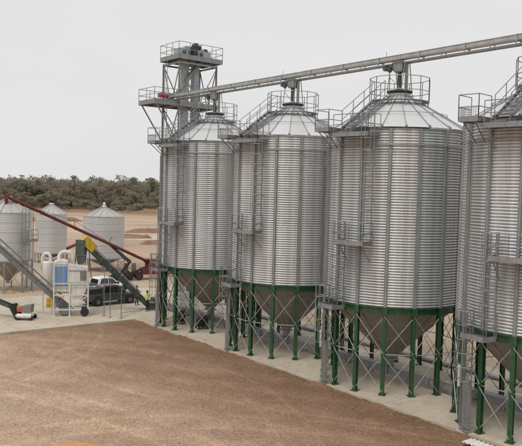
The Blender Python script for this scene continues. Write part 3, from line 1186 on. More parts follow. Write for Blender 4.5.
# ------------------------------------------------------------------ red auger with its black undercarriage
def red_auger():
    top, bot = at(8, 197, 70.0), at(151, 263, 84.0)
    t = thing('grain_auger', 'long dark red grain auger slanting from the left silo roof to the ground', 'auger', (bot.x, bot.y, -.2), 0)
    o = Vector((bot.x, bot.y, -.2))
    a, c = top - o, bot - o
    b = MB()
    b.tube(a, c, .17, 12)
    for k in range(1, 7):
        p = a.lerp(c, k / 7)
        d = (c - a).normalized()
        b.tube(p - d * .06, p + d * .06, .2, 12)
    b.obj('tube', M['red'], t)
    b = MB()
    m1, m2 = a.lerp(c, .12), a.lerp(c, .72)
    pk = a.lerp(c, .42) + UP * .75
    b.tube(m1, pk, .02, 5)
    b.tube(pk, m2, .02, 5)
    b.tube(a.lerp(c, .42), pk, .035, 6)
    b.tube(a.lerp(c, .66), a.lerp(c, .66) + Vector((.45, 0, .75)), .035, 6)
    b.obj('truss_rod', M['black'], t)
    b = MB()
    b.box(a + Vector((-.1, 0, .05)), (.5, .45, .55))
    b.tube(a + Vector((-.15, 0, -.1)), a + Vector((-.2, 0, -.75)), .16, 10)
    b.obj('head', M['red'], t)
    b = MB()
    b.box(c + Vector((.0, 0, -.2)), (1.3, .9, .5))
    b.prism([c + Vector((-.75, -.5, .1)), c + Vector((.75, -.5, .1)), c + Vector((.95, -.75, .5)), c + Vector((-.95, -.75, .5))], (0, 1.3, 0))
    b.obj('intake_hopper', M['red'], t)
    # undercarriage: A-frame struts to an axle with two wheels
    p1 = at(108, 243, 80.2) - o
    p2 = at(130, 262, 80.0) - o
    p3 = at(114, 281, 79.5) - o
    p4 = at(150, 265, 82.5) - o
    b = MB()
    for s in (-.5, .5):
        q = Vector((0, s, 0))
        b.bar(p1, p2 + q, .16, .2)
        b.bar(p2 + q, p3 + q, .16, .2)
        b.bar(p4, p3 + q * 1.6, .16, .2)
    ax = Vector((p3.x, p3.y, .45))
    b.bar(p3 + Vector((0, -.8, 0)), ax + Vector((0, -.8, 0)), .12, .12)
    b.bar(p3 + Vector((0, .8, 0)), ax + Vector((0, .8, 0)), .12, .12)
    b.bar(ax + Vector((0, -1.1, 0)), ax + Vector((0, 1.1, 0)), .12, .12)
    b.bar(p3 + Vector((0, -.8, 0)), p3 + Vector((0, .8, 0)), .12, .12)
    b.obj('undercarriage', M['black'], t)
    for s in (-1, 1):
        b = MB()
        b.lathe([(.16, -.1), (.40, -.1), (.45, -.06), (.45, .06), (.40, .1), (.16, .1)], 20)
        w = b.obj('wheel', M['rubber'], t)
        w.matrix_local = Matrix.Translation(ax + Vector((0, s * 1.1, 0))) @ Matrix.Rotation(pi / 2, 4, 'X')
        b = MB()
        b.lathe([(0, -.06), (.2, -.08), (.2, .08), (0, .06)], 16)
        b.obj('rim', M['white'], w)
red_auger()

def second_auger():
    a, c = at(67, 248.5, 74), at(88, 239, 76)
    o = Vector((a.x, a.y, -.2))
    t = thing('short_auger', 'short dark red auger rising behind the white cleaning machine', 'auger', o, 0)
    b = MB()
    b.tube(a - o, c - o, .15, 10)
    b.obj('tube', M['red'], t)
    b = MB()
    m = (a + c) / 2 - o
    for s in (-.5, .5):
        b.tube(m, Vector((m.x + s, m.y, 0)), .05, 6)
        b.tube(c - o, Vector((c.x - o.x + s, c.y - o.y, 0)), .05, 6)
    b.tube(a - o, Vector((0, 0, 0)), .07, 6)
    b.obj('stand', M['red'], t)
second_auger()

# ------------------------------------------------------------------ green belt conveyor with yellow hood
def green_conveyor():
    bot = gnd(150.5, 309, 0)
    top = at(82, 243, 58.2)
    o = Vector((bot.x, bot.y, 0))
    t = thing('belt_conveyor', 'dark green inclined belt conveyor with a yellow hood at its upper end', 'conveyor', o, 0)
    a, c = top - o, at(149, 309, bot.y) - o + UP * .1
    d = (c - a).normalized()
    side = d.cross(UP).normalized()
    nrm = side.cross(d)
    b = MB()
    b.box((a + c) / 2, ((c - a).length, .56, .06), d, side, nrm)
    for s in (-1, 1):
        b.box((a + c) / 2 + side * s * .3 + nrm * .12, ((c - a).length, .05, .42), d, side, nrm)
    for k in range(9):
        p = a.lerp(c, (k + .5) / 9)
        b.box(p + side * .335 + nrm * .12, (.06, .03, .40), d, side, nrm)
        b.box(p - side * .335 + nrm * .12, (.06, .03, .40), d, side, nrm)
    b.obj('trough', M['dkgreen'], t)
    b = MB()
    b.box((a + c) / 2 + nrm * .09, ((c - a).length - .1, .5, .02), d, side, nrm)
    b.obj('belt', M['rubber'], t)
    b = MB()
    for s in (-1, 1):
        b.tube(a.lerp(c, .12) + side * s * .36 + nrm * .45, a.lerp(c, .8) + side * s * .36 + nrm * .45, .025, 5)
        for k in range(6):
            p = a.lerp(c, .12 + .68 * k / 5) + side * s * .36
            b.tube(p, p + nrm * .45, .02, 5)
    b.obj('side_rail', M['galvframe'], t)
    b = MB()
    q = a.lerp(c, .05)
    b.prism([q - d * .6 + side * .36 - nrm * .05, q + d * .68 + side * .36 - nrm * .05, q + d * .68 + side * .36 + nrm * .68, q - d * .5 + side * .36 + nrm * .72, q - d * .6 + side * .36 + nrm * .62], side * -.72)
    b.obj('hood', M['yellow'], t)
    b = MB()
    b.box(a - d * .1 + UP * -.45, (.75, .64, 1.3))
    b.prism([a + Vector((-.37, -.3, -1.1)), a + Vector((.3, -.3, -1.1)), a + Vector((.12, -.3, -1.75)), a + Vector((-.25, -.3, -1.75))], (0, .6, 0))
    b.obj('discharge_chute', M['dkgreen'], t)
    b = MB()
    c0 = Vector((.35, 0, 0))
    b.box(c0 + UP * .22, (1.3, .8, .26))
    b.prism([c0 + Vector((-.55, -.42, .35)), c0 + Vector((.62, -.42, .35)), c0 + Vector((.8, -.55, .62)), c0 + Vector((-.65, -.55, .62))], (0, 1.0, 0))
    for s in (-.4, .4):
        b.box(c0 + Vector((0, s, .06)), (1.3, .1, .12))
    b.obj('intake_hopper', M['dkgreen'], t)
    for px, py, f_ in ((104, 315.5, .66), (110, 317.5, .6), (121, 318.5, .40)):
        foot = gnd(px, py, 0) - o
        hd = c.lerp(a, f_)
        hp = Vector((foot.x, foot.y, hd.z * .86))
        b = MB()
        b.tube(foot, hp, .035, 6)
        b.tube(hp, hd, .03, 6)
        b.box(foot + UP * .012, (.28, .28, .024))
        b.obj('support_post', M['grey'], t)
    # low pipe rail from the posts to the intake
    p0 = gnd(121, 313, .35) - o
    b = MB()
    b.tube(p0, c + Vector((-.4, -.3, -.1)), .03, 6)
    b.tube(p0, Vector((p0.x, p0.y, 0)), .03, 6)
    b.obj('side_pipe', M['rod'], t)
green_conveyor()

# ------------------------------------------------------------------ galvanised incline conveyor at the left
def left_conveyor():
    bot = gnd(66, 314, 0)
    o = Vector((bot.x, bot.y, 0))
    t = thing('incline_conveyor', 'steep galvanised incline conveyor coming down from the left edge to the cleaner', 'conveyor', o, 0)
    c = Vector((-.2, .1, .55))
    x = at(0, 250, 54.9) - o
    a = c + (x - c) * 1.5
    d = (c - a).normalized()
    side = d.cross(UP).normalized()
    nrm = side.cross(d)
    Ln = (c - a).length
    b = MB()
    b.box((a + c) / 2, (Ln, .42, .32), d, side, nrm)
    for k in range(8):
        b.box(a.lerp(c, (k + .5) / 8), (.05, .5, .4), d, side, nrm)
    b.obj('casing', M['galvframe'], t)
    b = MB()
    for s in (-1, 1):
        for h in (.30, .62):
            b.tube(a + side * s * .3 + nrm * h, a.lerp(c, .93) + side * s * .3 + nrm * h, .03, 5)
        for k in range(14):
            p = a.lerp(c, .93 * k / 13) + side * s * .3
            b.tube(p, p + nrm * .62, .025, 5)
    b.obj('side_rail', M['galvframe'], t)
    b = MB()
    b.box((a.lerp(c, .5)) + nrm * .2, (Ln * .98, .30, .03), d, side, nrm)
    b.obj('belt', M['black'], t)
    b = MB()
    b.box(c + d * -.1 + nrm * .05, (1.3, .7, .75), d, side, nrm)
    b.box(c + d * .35 - UP * .25, (.5, .75, .6))
    b.obj('boot', M['grey'], t)
    f1 = a.lerp(c, .16)
    b = MB()
    for s in (-1, 1):
        b.tube(f1 + side * s * .25, Vector((f1.x, f1.y, 0)) + side * s * .9, .05, 6)
    b.tube(Vector((f1.x, f1.y, f1.z * .5)) + side * .57, Vector((f1.x, f1.y, f1.z * .5)) - side * .57, .035, 6)
    b.obj('support_leg', M['galvframe'], t)
left_conveyor()

def portable_belt():
    o = gnd(24, 319, 0)
    t = thing('portable_conveyor', 'low portable conveyor with orange motor at the left of the yard', 'conveyor', o, 0)
    hx = -Vector((1, 0, 0))
    a = Vector((-.35, .35, .55))
    e = at(-14, 297, 55.6) - o
    d = (e - a).normalized()
    side = d.cross(UP).normalized()
    nrm = side.cross(d)
    L_ = (e - a).length
    b = MB()
    b.box((a + e) / 2, (L_, .5, .08), d, side, nrm)
    for s in (-1, 1):
        b.box((a + e) / 2 + side * s * .27 + nrm * .08, (L_, .05, .26), d, side, nrm)
    b.obj('trough', M['dkgreen'], t)
    b = MB()
    b.box((a + e) / 2 + nrm * .07, (L_ - .1, .44, .02), d, side, nrm)
    b.obj('belt', M['rubber'], t)
    b = MB()
    b.bar(Vector((-.95, .1, 1.15)), Vector((-.3, -.2, .12)), .8, .2)
    b.obj('tail_frame', M['black'], t)
    b = MB()
    b.box((-.25, .1, .78), (.55, .45, .40))
    b.tube((-.55, .1, .82), (-.05, .1, .82), .24, 14)
    b.obj('motor', M['orange'], t)
    b = MB()
    b.prism([(.05, -.35, .55), (.62, -.35, .55), (.68, -.35, 1.2), (-.02, -.35, 1.1)], (0, .75, 0))
    b.obj('hopper', M['grey'], t)
    b = MB()
    b.box((.15, -.25, .36), (1.25, .75, .12))
    b.tube((-.35, -.55, .35), (.75, -.55, .35), .18, 14)
    b.obj('roller', M['white'], t)
    for x in (-.3, .7):
        b = MB()
        b.tube((x, -.62, .17), (x, -.48, .17), .17, 14)
        b.tube((x, .38, .17), (x, .52, .17), .17, 14)
        b.tube((x, -.6, .17), (x, .5, .17), .03, 6)
        b.obj('wheel', M['rubber'], t)
portable_belt()

# ------------------------------------------------------------------ white grain cleaner with blue panels
def cleaner():
    o = gnd(69, 316, 0) + Vector((0, .6, 0))
    ang = atan2(-DV.y, -DV.x)
    t = thing('grain_cleaner', 'white grain cleaning machine with three blue panels and bent ducts', 'machine', o, ang * .35)
    W = M['white']
    for x in (-1.35, -.1, 1.35):
        for y in (-.75, .75):
            b = MB()
            b.box((x, y, 1.35), (.11, .11, 2.7))
            b.box((x, y, .02), (.26, .26, .04))
            b.obj('leg', W, t)
    b = MB()
    for z in (.55, 1.75, 2.68):
        for y in (-.75, .75):
            b.bar((-1.35, y, z), (1.35, y, z), .08, .1)
        for x in (-1.35, 1.35):
            b.bar((x, -.75, z), (x, .75, z), .08, .1)
    b.bar((-.1, -.75, .6), (1.35, -.75, 1.7), .05, .06)
    b.obj('frame', W, t)
    b = MB()      # screen box, tapered below
    b.prism([(-.3, -.7, 2.35), (1.3, -.7, 2.35), (1.3, -.7, 4.0), (-.3, -.7, 4.25)], (0, 1.4, 0))
    b.prism([(-.2, -.66, 2.34), (1.25, -.66, 2.34), (.85, -.66, 1.35), (.2, -.66, 1.35)], (0, 1.3, 0))
    b.obj('screen_box', W, t)
    b = MB()
    b.box((-.85, 0, 3.3), (1.05, 1.34, 1.9))
    b.box((-.85, 0, 2.2), (.95, 1.2, .35))
    b.prism([(-1.42, -.72, 4.26), (-.3, -.72, 4.26), (-.3, -.72, 4.5), (-.85, -.72, 4.62), (-1.42, -.72, 4.4)], (0, 1.44, 0))
    b.obj('fan_housing', W, t)
    for k in range(3):
        b = MB()
        b.box((-1.17 + .335 * k, -.70, 3.3), (.27, .06, 1.6))
        b.box((-1.17 + .335 * k, -.735, 3.3), (.2, .02, 1.5))
        b.obj('blue_panel', M['blue'], t)
    b = MB()
    b.box((.95, -.71, 3.3), (.5, .03, .75))
    b.obj('hatch', M['grey'], t)
    b = MB()
    b.box((.5, -.72, 2.75), (1.4, .05, .06))
    b.box((.5, -.72, 3.75), (1.4, .05, .06))
    b.obj('trim', M['galvframe'], t)
    # ducts
    def duct(cx, cy, w, z0, z1, r):
        b = MB()
        pts = [Vector((cx - w / 2, cy, z0))]
        for k in range(9):
            a = pi - pi * k / 8
            rx = w / 2 if w < 1 else .45
            c = cx - w / 2 + rx if k < 4.5 else cx + w / 2 - rx
            pts.append(Vector((c + rx * cos(a), cy, z1 + .45 * sin(a))))
        pts.append(Vector((cx + w / 2, cy, z0)))
        b.path(pts, r, 12)
        for p in (pts[0], pts[-1]):
            b.tube(p, p + UP * .08, r + .05, 12)
        return b.obj('duct', W, t, True)
    duct(-.45, .2, 1.1, 4.0, 4.75, .17)
    duct(-2.05, .9, .65, 3.5, 4.55, .14)
    b = MB()
    b.lathe([(0, 4.35), (.42, 4.35), (.45, 4.2), (.45, 3.3), (.14, 2.0), (.14, 1.7), (0, 1.7)], 20, c=(-1.95, .9, 0))
    b.obj('cyclone', W, t, True)
    for s in (-.35, .35):
        b = MB()
        b.tube((-1.95 + s, .9, 0), (-1.95 + s, .9, 3.2), .05, 6)
        b.obj('cyclone_leg', W, t)
    b = MB()
    b.tube((1.1, -.95, .36), (1.1, -.7, .36), .34, 18)
    b.tube((1.1, -1.0, .36), (1.1, -.95, .36), .12, 12)
    b.box((1.1, -.6, .5), (.5, .3, .5))
    b.obj('blower', M['black'], t)
    b = MB()
    b.box((-.5, -.3, .35), (.6, .5, .5))
    b.tube((-.9, -.3, .45), (-.2, -.3, .45), .2, 12)
    b.obj('motor', M['grey'], t)
cleaner()
b = MB()
b.lathe([(0, 0), (.27, 0), (.28, .04), (.27, .3), (.285, .32), (.27, .34), (.27, .6), (.285, .62), (.27, .86), (.24, .88), (0, .87)], 20)
o = b.obj('drum', M['yellow'], None, True)
o.location = gnd(49.5, 307, 0)
tag(o, 'yellow drum standing beside the white cleaning machine', 'drum')
# heap of spilt yellow grain beneath the silo at the left edge
def mound(name, loc, rx, ry, h, mat, label, cat, seed, rz=0.0, p=1.6, z0=0.0):
    b = MB()
    nr, na = 10, 30
    vs = [(0, 0, h)]
    for i in range(1, nr + 1):
        q = i / nr
        for k in range(na):
            a = 2 * pi * k / na
            w = 1 + .14 * mnoise.noise((cos(a) * 1.5 + seed, sin(a) * 1.5, q))
            z = h * (1 - q ** p) + h * .12 * mnoise.noise((q * 4 * cos(a), q * 4 * sin(a), seed)) * (1 - q) * 2
            if i == nr: z = -.1
            vs.append((rx * q * w * cos(a), ry * q * w * sin(a), z))
    fs = [(0, 1 + k, 1 + (k + 1) % na) for k in range(na)]
    for i in range(nr - 1):
        for k in range(na):
            fs.append((1 + i * na + k, 1 + (i + 1) * na + k, 1 + (i + 1) * na + (k + 1) % na, 1 + i * na + (k + 1) % na))
    b.add(vs, fs)
    o = b.obj(name, mat, None, True)
    o.location = (loc[0], loc[1], z0)
    o.rotation_euler = (0, 0, rz)
    return tag(o, label, cat)
q = gnd(10, 291)
mound('grain_heap', (q.x, q.y), .6, .45, .32, M['heap'], 'small yellow grain heap under the silo at the left edge', 'grain heap', 3, 0, 1.3, -.2)
q = gnd(75, 449.5)
mound('orange_mound', (q.x, q.y), 1.55, 1.1, .30, M['orangegrain'], 'smooth orange mound at the bottom edge of the dirt lot', 'mound', 8, 0, 2.0, -.13)

# ------------------------------------------------------------------ vehicles
def utility(label, loc, rz, paintm, canopy):
    t = thing('utility_truck', label, 'vehicle', loc, rz)
    # local x forward; stations of the lower body: x, z bottom, z top, half width
    def loft(stn):
        b = MB()
        vs, fs = [], []
        for x, zb, zt, w, wt in stn:
            vs += [(x, -w * .96, zb), (x, -w, zb + .18), (x, -w, zt - .16), (x, -wt, zt), (x, wt, zt), (x, w, zt - .16), (x, w, zb + .18), (x, w * .96, zb)]
        for i in range(len(stn) - 1):
            for k in range(8):
                fs.append((i * 8 + k, i * 8 + (k + 1) % 8, (i + 1) * 8 + (k + 1) % 8, (i + 1) * 8 + k))
        fs += [tuple(range(8)), tuple((len(stn) - 1) * 8 + k for k in range(7, -1, -1))]
        b.add(vs, fs)
        return b
    loft([(-2.62, .55, 1.06, .86, .80), (-2.5, .42, 1.09, .90, .85), (-.95, .40, 1.08, .92, .88), (1.05, .38, 1.08, .92, .86), (1.25, .38, 1.07, .92, .84),
          (2.2, .40, .99, .90, .76), (2.52, .44, .90, .84, .68), (2.66, .50, .78, .74, .6)]).obj('body', paintm, t, False)
    c = MB()
    stn = [(-1.12, .80, 1.07), (-.95, .70, 1.62), (-.6, .66, 1.75), (.3, .66, 1.77), (.55, .69, 1.70), (1.30, .80, 1.06)]
    # greenhouse: side profile with tumblehome
    prof = [(-1.15, 1.06), (-.98, 1.66), (-.70, 1.75), (.25, 1.77), (.52, 1.71), (1.32, 1.06)]
    wid = [.86, .70, .66, .66, .68, .84]
    vs = [(x, -w, z) for (x, z), w in zip(prof, wid)] + [(x, w, z) for (x, z), w in zip(prof, wid)]
    n = len(prof)
    fs = [tuple(range(n)), tuple(range(2 * n - 1, n - 1, -1))] + [(i + 1, i, n + i, n + i + 1) for i in range(n - 1)] + [(0, n - 1, 2 * n - 1, n)]
    c.add(vs, fs)
    cab = c.obj('cab', paintm, t)
    def win(pts, y0, sgn):     # window slab just proud of the cab side
        b = MB()
        def yw(z): return .86 - (z - 1.06) / .7 * .185
        vs = [Vector((x, sgn * (yw(z) + .012), z)) for x, z in pts]
        b.prism(vs, (0, -sgn * .03, 0))
        b.obj('window', M['glass'], cab)
    for s in (-1, 1):
        win([(-.98, 1.13), (-.04, 1.13), (-.04, 1.66), (-.72, 1.66)], 0, s)
        win([(.04, 1.13), (1.02, 1.13), (.48, 1.63), (.04, 1.66)], 0, s)
    b = MB()
    b.prism([(1.26, -.72, 1.135), (1.26, .72, 1.135), (.60, .6, 1.675), (.60, -.6, 1.675)], (.028, 0, .022))
    b.obj('windscreen', M['glass'], cab)
    b = MB()
    b.prism([(-1.135, -.66, 1.2), (-1.135, .66, 1.2), (-1.02, .58, 1.6), (-1.02, -.58, 1.6)], (-.025, 0, .004))
    b.obj('rear_window', M['glass'], cab)
    for s in (-1, 1):
        for x0, x1 in ((-.98, -.03), (.01, 1.0)):
            b = MB()
            b.box(((x0 + x1) / 2, s * .926, .76), (x1 - x0, .012, .50))
            d = b.obj('door', paintm, t)
            b = MB()
            b.box((x0 + .16, s * .94, .92), (.2, .025, .04))
            b.obj('handle', M['black'], d)
        b = MB()
        b.box((1.0, s * 1.0, 1.2), (.12, .2, .16))
        b.obj('mirror', M['black'], t)
        b = MB()
        b.prism([(2.36, s * .60, .72), (2.60, s * .60, .70), (2.56, s * .60, .86), (2.36, s * .60, .92)], (0, s * .25, 0))
        b.obj('headlight', M['lamp'], t)
        b = MB()
        b.box((-2.6, s * .82, .86), (.06, .12, .3))
        b.obj('tail_light', M['taillamp'], t)
        for x in (-1.55, 1.62):
            b = MB()
            b.tube((x, s * .72, .43), (x, s * .936, .43), .47, 24)
            b.obj('wheel_arch', M['black'], t)
            b = MB()
            b.lathe([(.2, -.12), (.34, -.13), (.385, -.09), (.385, .09), (.34, .13), (.2, .13)], 28)
            w = b.obj('wheel', M['rubber'], t)
            w.matrix_local = Matrix.Translation((x, s * .86, .385)) @ Matrix.Rotation(pi / 2, 4, 'X')
            b = MB()
            b.lathe([(0, -.10), (.06, -.115), (.2, -.09), (.22, -.12), (.22, .12), (.2, .09), (.06, .115), (0, .10)], 20)
            for k in range(6):
                b.bar(pol(k * pi / 3, .05, .115), pol(k * pi / 3, .2, .115), .05, .02)
                b.bar(pol(k * pi / 3, .05, -.115), pol(k * pi / 3, .2, -.115), .05, .02)
            b.obj('rim', M['grey'], w)
    b = MB()
    b.box((2.62, 0, .58), (.14, 1.5, .2))
    b.box((2.66, 0, .76), (.05, .9, .14))
    b.obj('bumper', M['black'], t)
    if canopy:
        b = MB()
        b.prism([(-2.5, -.82, 1.07), (-1.2, -.82, 1.07), (-1.24, -.72, 1.55), (-2.44, -.72, 1.52)], (0, 1.6, 0))
        b.obj('tray_load', M['black'], t)
    else:
        b = MB()
        b.box((-1.86, 0, 1.12), (1.35, 1.66, .06))
        b.obj('tray_cover', M['black'], t)
    return t
w1, w2 = gnd(97.5, 306.3), gnd(129, 303.3)
dirv = (w2 - w1).normalized()
ctr = (w1 + w2) / 2 + Vector((-dirv.y, dirv.x, 0)) * .85
UTE_ANG = atan2(dirv.y, dirv.x)
utility('dark grey dual cab utility truck parked behind the green conveyor', (ctr.x, ctr.y, 0), UTE_ANG, M['cargrey'], True)
wv = at(104, 280, 68.5)
utility('white utility truck mostly hidden behind the dark grey one', (wv.x, wv.y, 0), UTE_ANG + .1, M['carwhite'], False)

# ------------------------------------------------------------------ people
def person(label, loc, rz, shirt, trousers, arms, hat=None):
    """one continuous skinned body; arms = (left elbow, left wrist, right elbow, right wrist) offsets from the shoulders; faces +x"""
    V = {}
    E_ = []
    pts, rad = [], []
    def v(n, p, r):
        V[n] = len(pts)
        pts.append(Vector(p))
        rad.append(r)
    def e(a, b_): E_.append((V[a], V[b_]))
    v('pelvis', (0, 0, .95), .145)
    v('waist', (0, 0, 1.12), .135)
    v('chest', (.01, 0, 1.32), .16)
    v('neck0', (0, 0, 1.46), .07)
    v('neck', (.01, 0, 1.53), .055)
    v('head', (.02, 0, 1.62), .09)
    v('crown', (.02, 0, 1.70), .085)
    e('pelvis', 'waist'); e('waist', 'chest'); e('chest', 'neck0'); e('neck0', 'neck'); e('neck', 'head'); e('head', 'crown')
    v('nose', (.115, 0, 1.62), .016)
    e('head', 'nose')
    for s, nm in ((1, 'l'), (-1, 'r')):
        v(nm + 'hip', (0, s * .10, .88), .10)
        v(nm + 'knee', (.03 + (.06 if s > 0 else 0), s * .11, .48), .065)
        v(nm + 'ankle', (-.02 + (.08 if s > 0 else -.03), s * .12, .09), .045)
        v(nm + 'toe', (.15 + (.08 if s > 0 else -.03), s * .14, .035), .035)
        e('pelvis', nm + 'hip'); e(nm + 'hip', nm + 'knee'); e(nm + 'knee', nm + 'ankle'); e(nm + 'ankle', nm + 'toe')
        sh = Vector((0, s * .19, 1.41))
        el, wr = (Vector(arms[0]), Vector(arms[1])) if s > 0 else (Vector(arms[2]), Vector(arms[3]))
        v(nm + 'sh', sh, .065)
        v(nm + 'el', sh + el, .045)
        v(nm + 'wr', sh + wr, .03)
        d = (wr - el).normalized()
        side = d.cross(UP)
        side = side.normalized() if side.length > .1 else Vector((0, 1, 0))
        v(nm + 'palm', sh + wr + d * .07, .034)
        e('chest', nm + 'sh'); e(nm + 'sh', nm + 'el'); e(nm + 'el', nm + 'wr'); e(nm + 'wr', nm + 'palm')
        for k, (o_, l) in enumerate(((-.03, .06), (-.01, .075), (.01, .07), (.03, .055))):
            v(nm + 'f%d' % k, sh + wr + d * (.10 + l * .5) + side * o_ - UP * .008, .009)
            v(nm + 'g%d' % k, sh + wr + d * (.10 + l) + side * o_ - UP * .03, .008)
            e(nm + 'palm', nm + 'f%d' % k); e(nm + 'f%d' % k, nm + 'g%d' % k)
        v(nm + 'th', sh + wr + d * .07 + side * .055, .010)
        e(nm + 'palm', nm + 'th')
    me = bpy.data.meshes.new('person_skeleton')
    me.from_pydata([tuple(p) for p in pts], E_, [])
    ob = bpy.data.objects.new('person_tmp', me)
    COL.objects.link(ob)
    sk = ob.modifiers.new('skin', 'SKIN')
    for i, d in enumerate(me.skin_vertices[0].data):
        d.radius = (rad[i], rad[i])
        d.use_root = (i == 0)
    ss = ob.modifiers.new('sub', 'SUBSURF')
    ss.levels = 1
    dg = bpy.context.evaluated_depsgraph_get()
    dg.update()
    me2 = bpy.data.meshes.new_from_object(ob.evaluated_get(dg))
    bpy.data.objects.remove(ob)
    me2.name = 'person'
    for m in (shirt, trousers, M['skin'], M['black']):
        me2.materials.append(m)
    els = [Vector((0, s * .19, 1.41)) + Vector(arms[0 if s > 0 else 2]) for s in (1, -1)]
    for f in me2.polygons:
        c = f.center
        f.use_smooth = True
        if c.z < .13: f.material_index = 3
        elif c.z > 1.49 and hypot(c.x, c.y) < .2: f.material_index = 2
        elif c.z < .98 and abs(c.y) < .3 and c.x < .2: f.material_index = 1
        else:
            arm = hypot(c.x, abs(c.y) - .19) > .27 or (abs(c.y) > .27 and c.z < 1.2)
            f.material_index = 2 if arm else 0
    t = mkobj('person', me2)
    tag(t, label, 'person', 'people in the yard')
    t.location = loc
    t.rotation_euler = (0, 0, rz)
    b = MB()
    if hat:
        b.lathe([(.17, 1.695), (.115, 1.70), (.11, 1.76), (.07, 1.81), (0, 1.82)], 16, c=(.02, 0, 0))
        b.obj('hat', hat, t, True)
    else:
        b.lathe([(.103, 1.66), (.108, 1.72), (.08, 1.785), (0, 1.80)], 16, c=(.005, 0, 0))
        b.obj('hair', M['hair'], t, True)
    for s in (-1, 1):
        b = MB()
        b.lathe([(0, -.012), (.012, 0), (0, .012)], 8, c=(.105, s * .036, 1.645))
        b.obj('eye', M['black'], t)
    b = MB()
    b.box((.106, 0, 1.565), (.012, .05, .01))
    b.obj('mouth', M['redmotor'], t)
    return t
g1 = gnd(136.3, 305.3)
person('person in dark clothes with raised forearms standing behind the green conveyor', (g1.x, g1.y, 0), radians(-20), M['khaki'], M['darkcloth'],
       ((.08, .06, -.26), (.30, .0, -.14), (.08, -.06, -.26), (.32, .02, -.10)), M['khaki'])
g2 = gnd(146.8, 311.2)
person('person in yellow high visibility shirt and navy trousers beside the conveyor intake', (g2.x, g2.y, 0), radians(-10), M['hivis'], M['navy'],
       ((.14, .06, -.24), (.36, .0, -.22), (.16, -.08, -.22), (.40, -.05, -.12)))

# ------------------------------------------------------------------ red wheeled frame and small things behind the yard
def red_frame():
    o = gnd(142, 279, -.2)
    t = thing('trailer_frame', 'low dark red trailer frame standing behind the auger intake', 'trailer', o, .35)
    b = MB()
    for s in (-.7, .7):
        b.bar((-2.4, s, .7), (2.2, s, .7), .14, .2)
    for x in (-2.3, -.8, .8, 2.1):
        b.bar((x, -.7, .7), (x, .7, .7), .12, .14)
    b.bar((2.2, 0, .7), (3.4, 0, .55), .14, .16)
    b.obj('chassis', M['red'], t)
    for x in (-1.6, -.5):
        for s in (-1, 1):
            b = MB()
            b.lathe([(.18, -.12), (.42, -.12), (.46, -.07), (.46, .07), (.42, .12), (.18, .12)], 20)
            w = b.obj('wheel', M['rubber'], t)
            w.matrix_local = Matrix.Translation((x, s * .95, .46)) @ Matrix.Rotation(pi / 2, 4, 'X')
            b = MB()
            b.lathe([(0, -.09), (.2, -.1), (.2, .1), (0, .09)], 14)
            b.obj('rim', M['red'], w)
    b = MB()
    b.box((.6, 0, 1.05), (1.5, 1.1, .55))
    b.obj('engine_box', M['red'], t)
    for x in (-1.9, -1.0):
        b = MB()
        b.tube((x, 0, .8), (x, 0, 1.9), .25, 14)
        b.obj('tank', M['bank'], t)
red_frame()
# slim poles beside the farthest silo
for i, (px, py, h) in enumerate(((151, 281, 3.2), (155.5, 292, 3.6), (158.3, 318, 5.2))):
    o = gnd(px, py, 0 if i else -.2)
    b = MB()
    b.tube((0, 0, 0), (0, 0, h), .05, 8)
    b.box((0, 0, .015), (.3, .3, .03))
    b.tube((0, 0, h), (0, 0, h + .06), .07, 8)
    b.tube((-.3, 0, h * .8), (.3, 0, h * .8), .025, 6)
    p_ = b.obj('steel_pole', M['galvframe'])
    p_.location = o
    tag(p_, ['slim steel pole by the red trailer frame', 'slim steel pole between the red trailer and the farthest silo',
             'tall slim steel pole at the pad corner beside the farthest silo'][i], 'pole', 'slim poles by the farthest silo')
# aeration fans under the farthest silo
def fan(loc, rz, label):
    t = thing('aeration_fan', label, 'fan', loc, rz, 'fans under the farthest silo')
    b = MB()
    b.lathe([(.18, -.16), (.42, -.18), (.45, -.15), (.45, .15), (.42, .18), (.18, .16)], 24)
    h = b.obj('housing', M['black'], t)
    h.matrix_local = Matrix.Translation((0, 0, .6)) @ Matrix.Rotation(pi / 2, 4, 'X')
    b = MB()
    b.box((.5, 0, .85), (.7, .3, .34))
    b.obj('outlet_duct', M['dkgreen'], t)
    b = MB()
    b.tube((0, .16, .6), (0, .6, .6), .16, 12)
    b.obj('motor', M['dkgreen'], t)
    b = MB()
    for x in (-.35, .35):
        for y in (-.18, .45):
            b.box((x, y, .12), (.08, .08, .24))
    b.box((0, .13, .24), (.85, .75, .04))
    b.obj('stand', M['black'], t)
b0 = SP * 2
fan(P(b0 - 1.6, 1.8), .5, 'dark fan on the concrete under the farthest silo, nearer the next silo')
fan(P(b0 + .9, 2.1), 1.4, 'dark fan on the concrete under the farthest silo, nearer the tower')
# white ribbed sheet at the right bottom
o = gnd(492, 447.5, 0)
b = MB()
vs, fs = [], []
for i in range(41):
    for j in range(2):
        q = DU * (-1.1 + 2.2 * i / 40) + DV * (-.1 + .7 * j) + UP * (.06 + .03 * sin(i * 2 * pi / 4))
        vs.append(q)
        
for i in range(40):
    fs.append((i * 2, i * 2 + 1, i * 2 + 3, i * 2 + 2))
nv = len(vs)
vs += [Vector(v) - UP * .03 for v in vs]
fs += [tuple(nv + k for k in f[::-1]) for f in fs]
fs += [(i * 2, i * 2 + 2, nv + i * 2 + 2, nv + i * 2) for i in range(40)] + [(i * 2 + 3, i * 2 + 1, nv + i * 2 + 1, nv + i * 2 + 3) for i in range(40)]
b.add(vs, fs)
p_ = b.obj('ribbed_sheet', M['white'])
p_.location = o
tag(p_, 'white ribbed sheet lying on the pad edge at the bottom right', 'sheet')

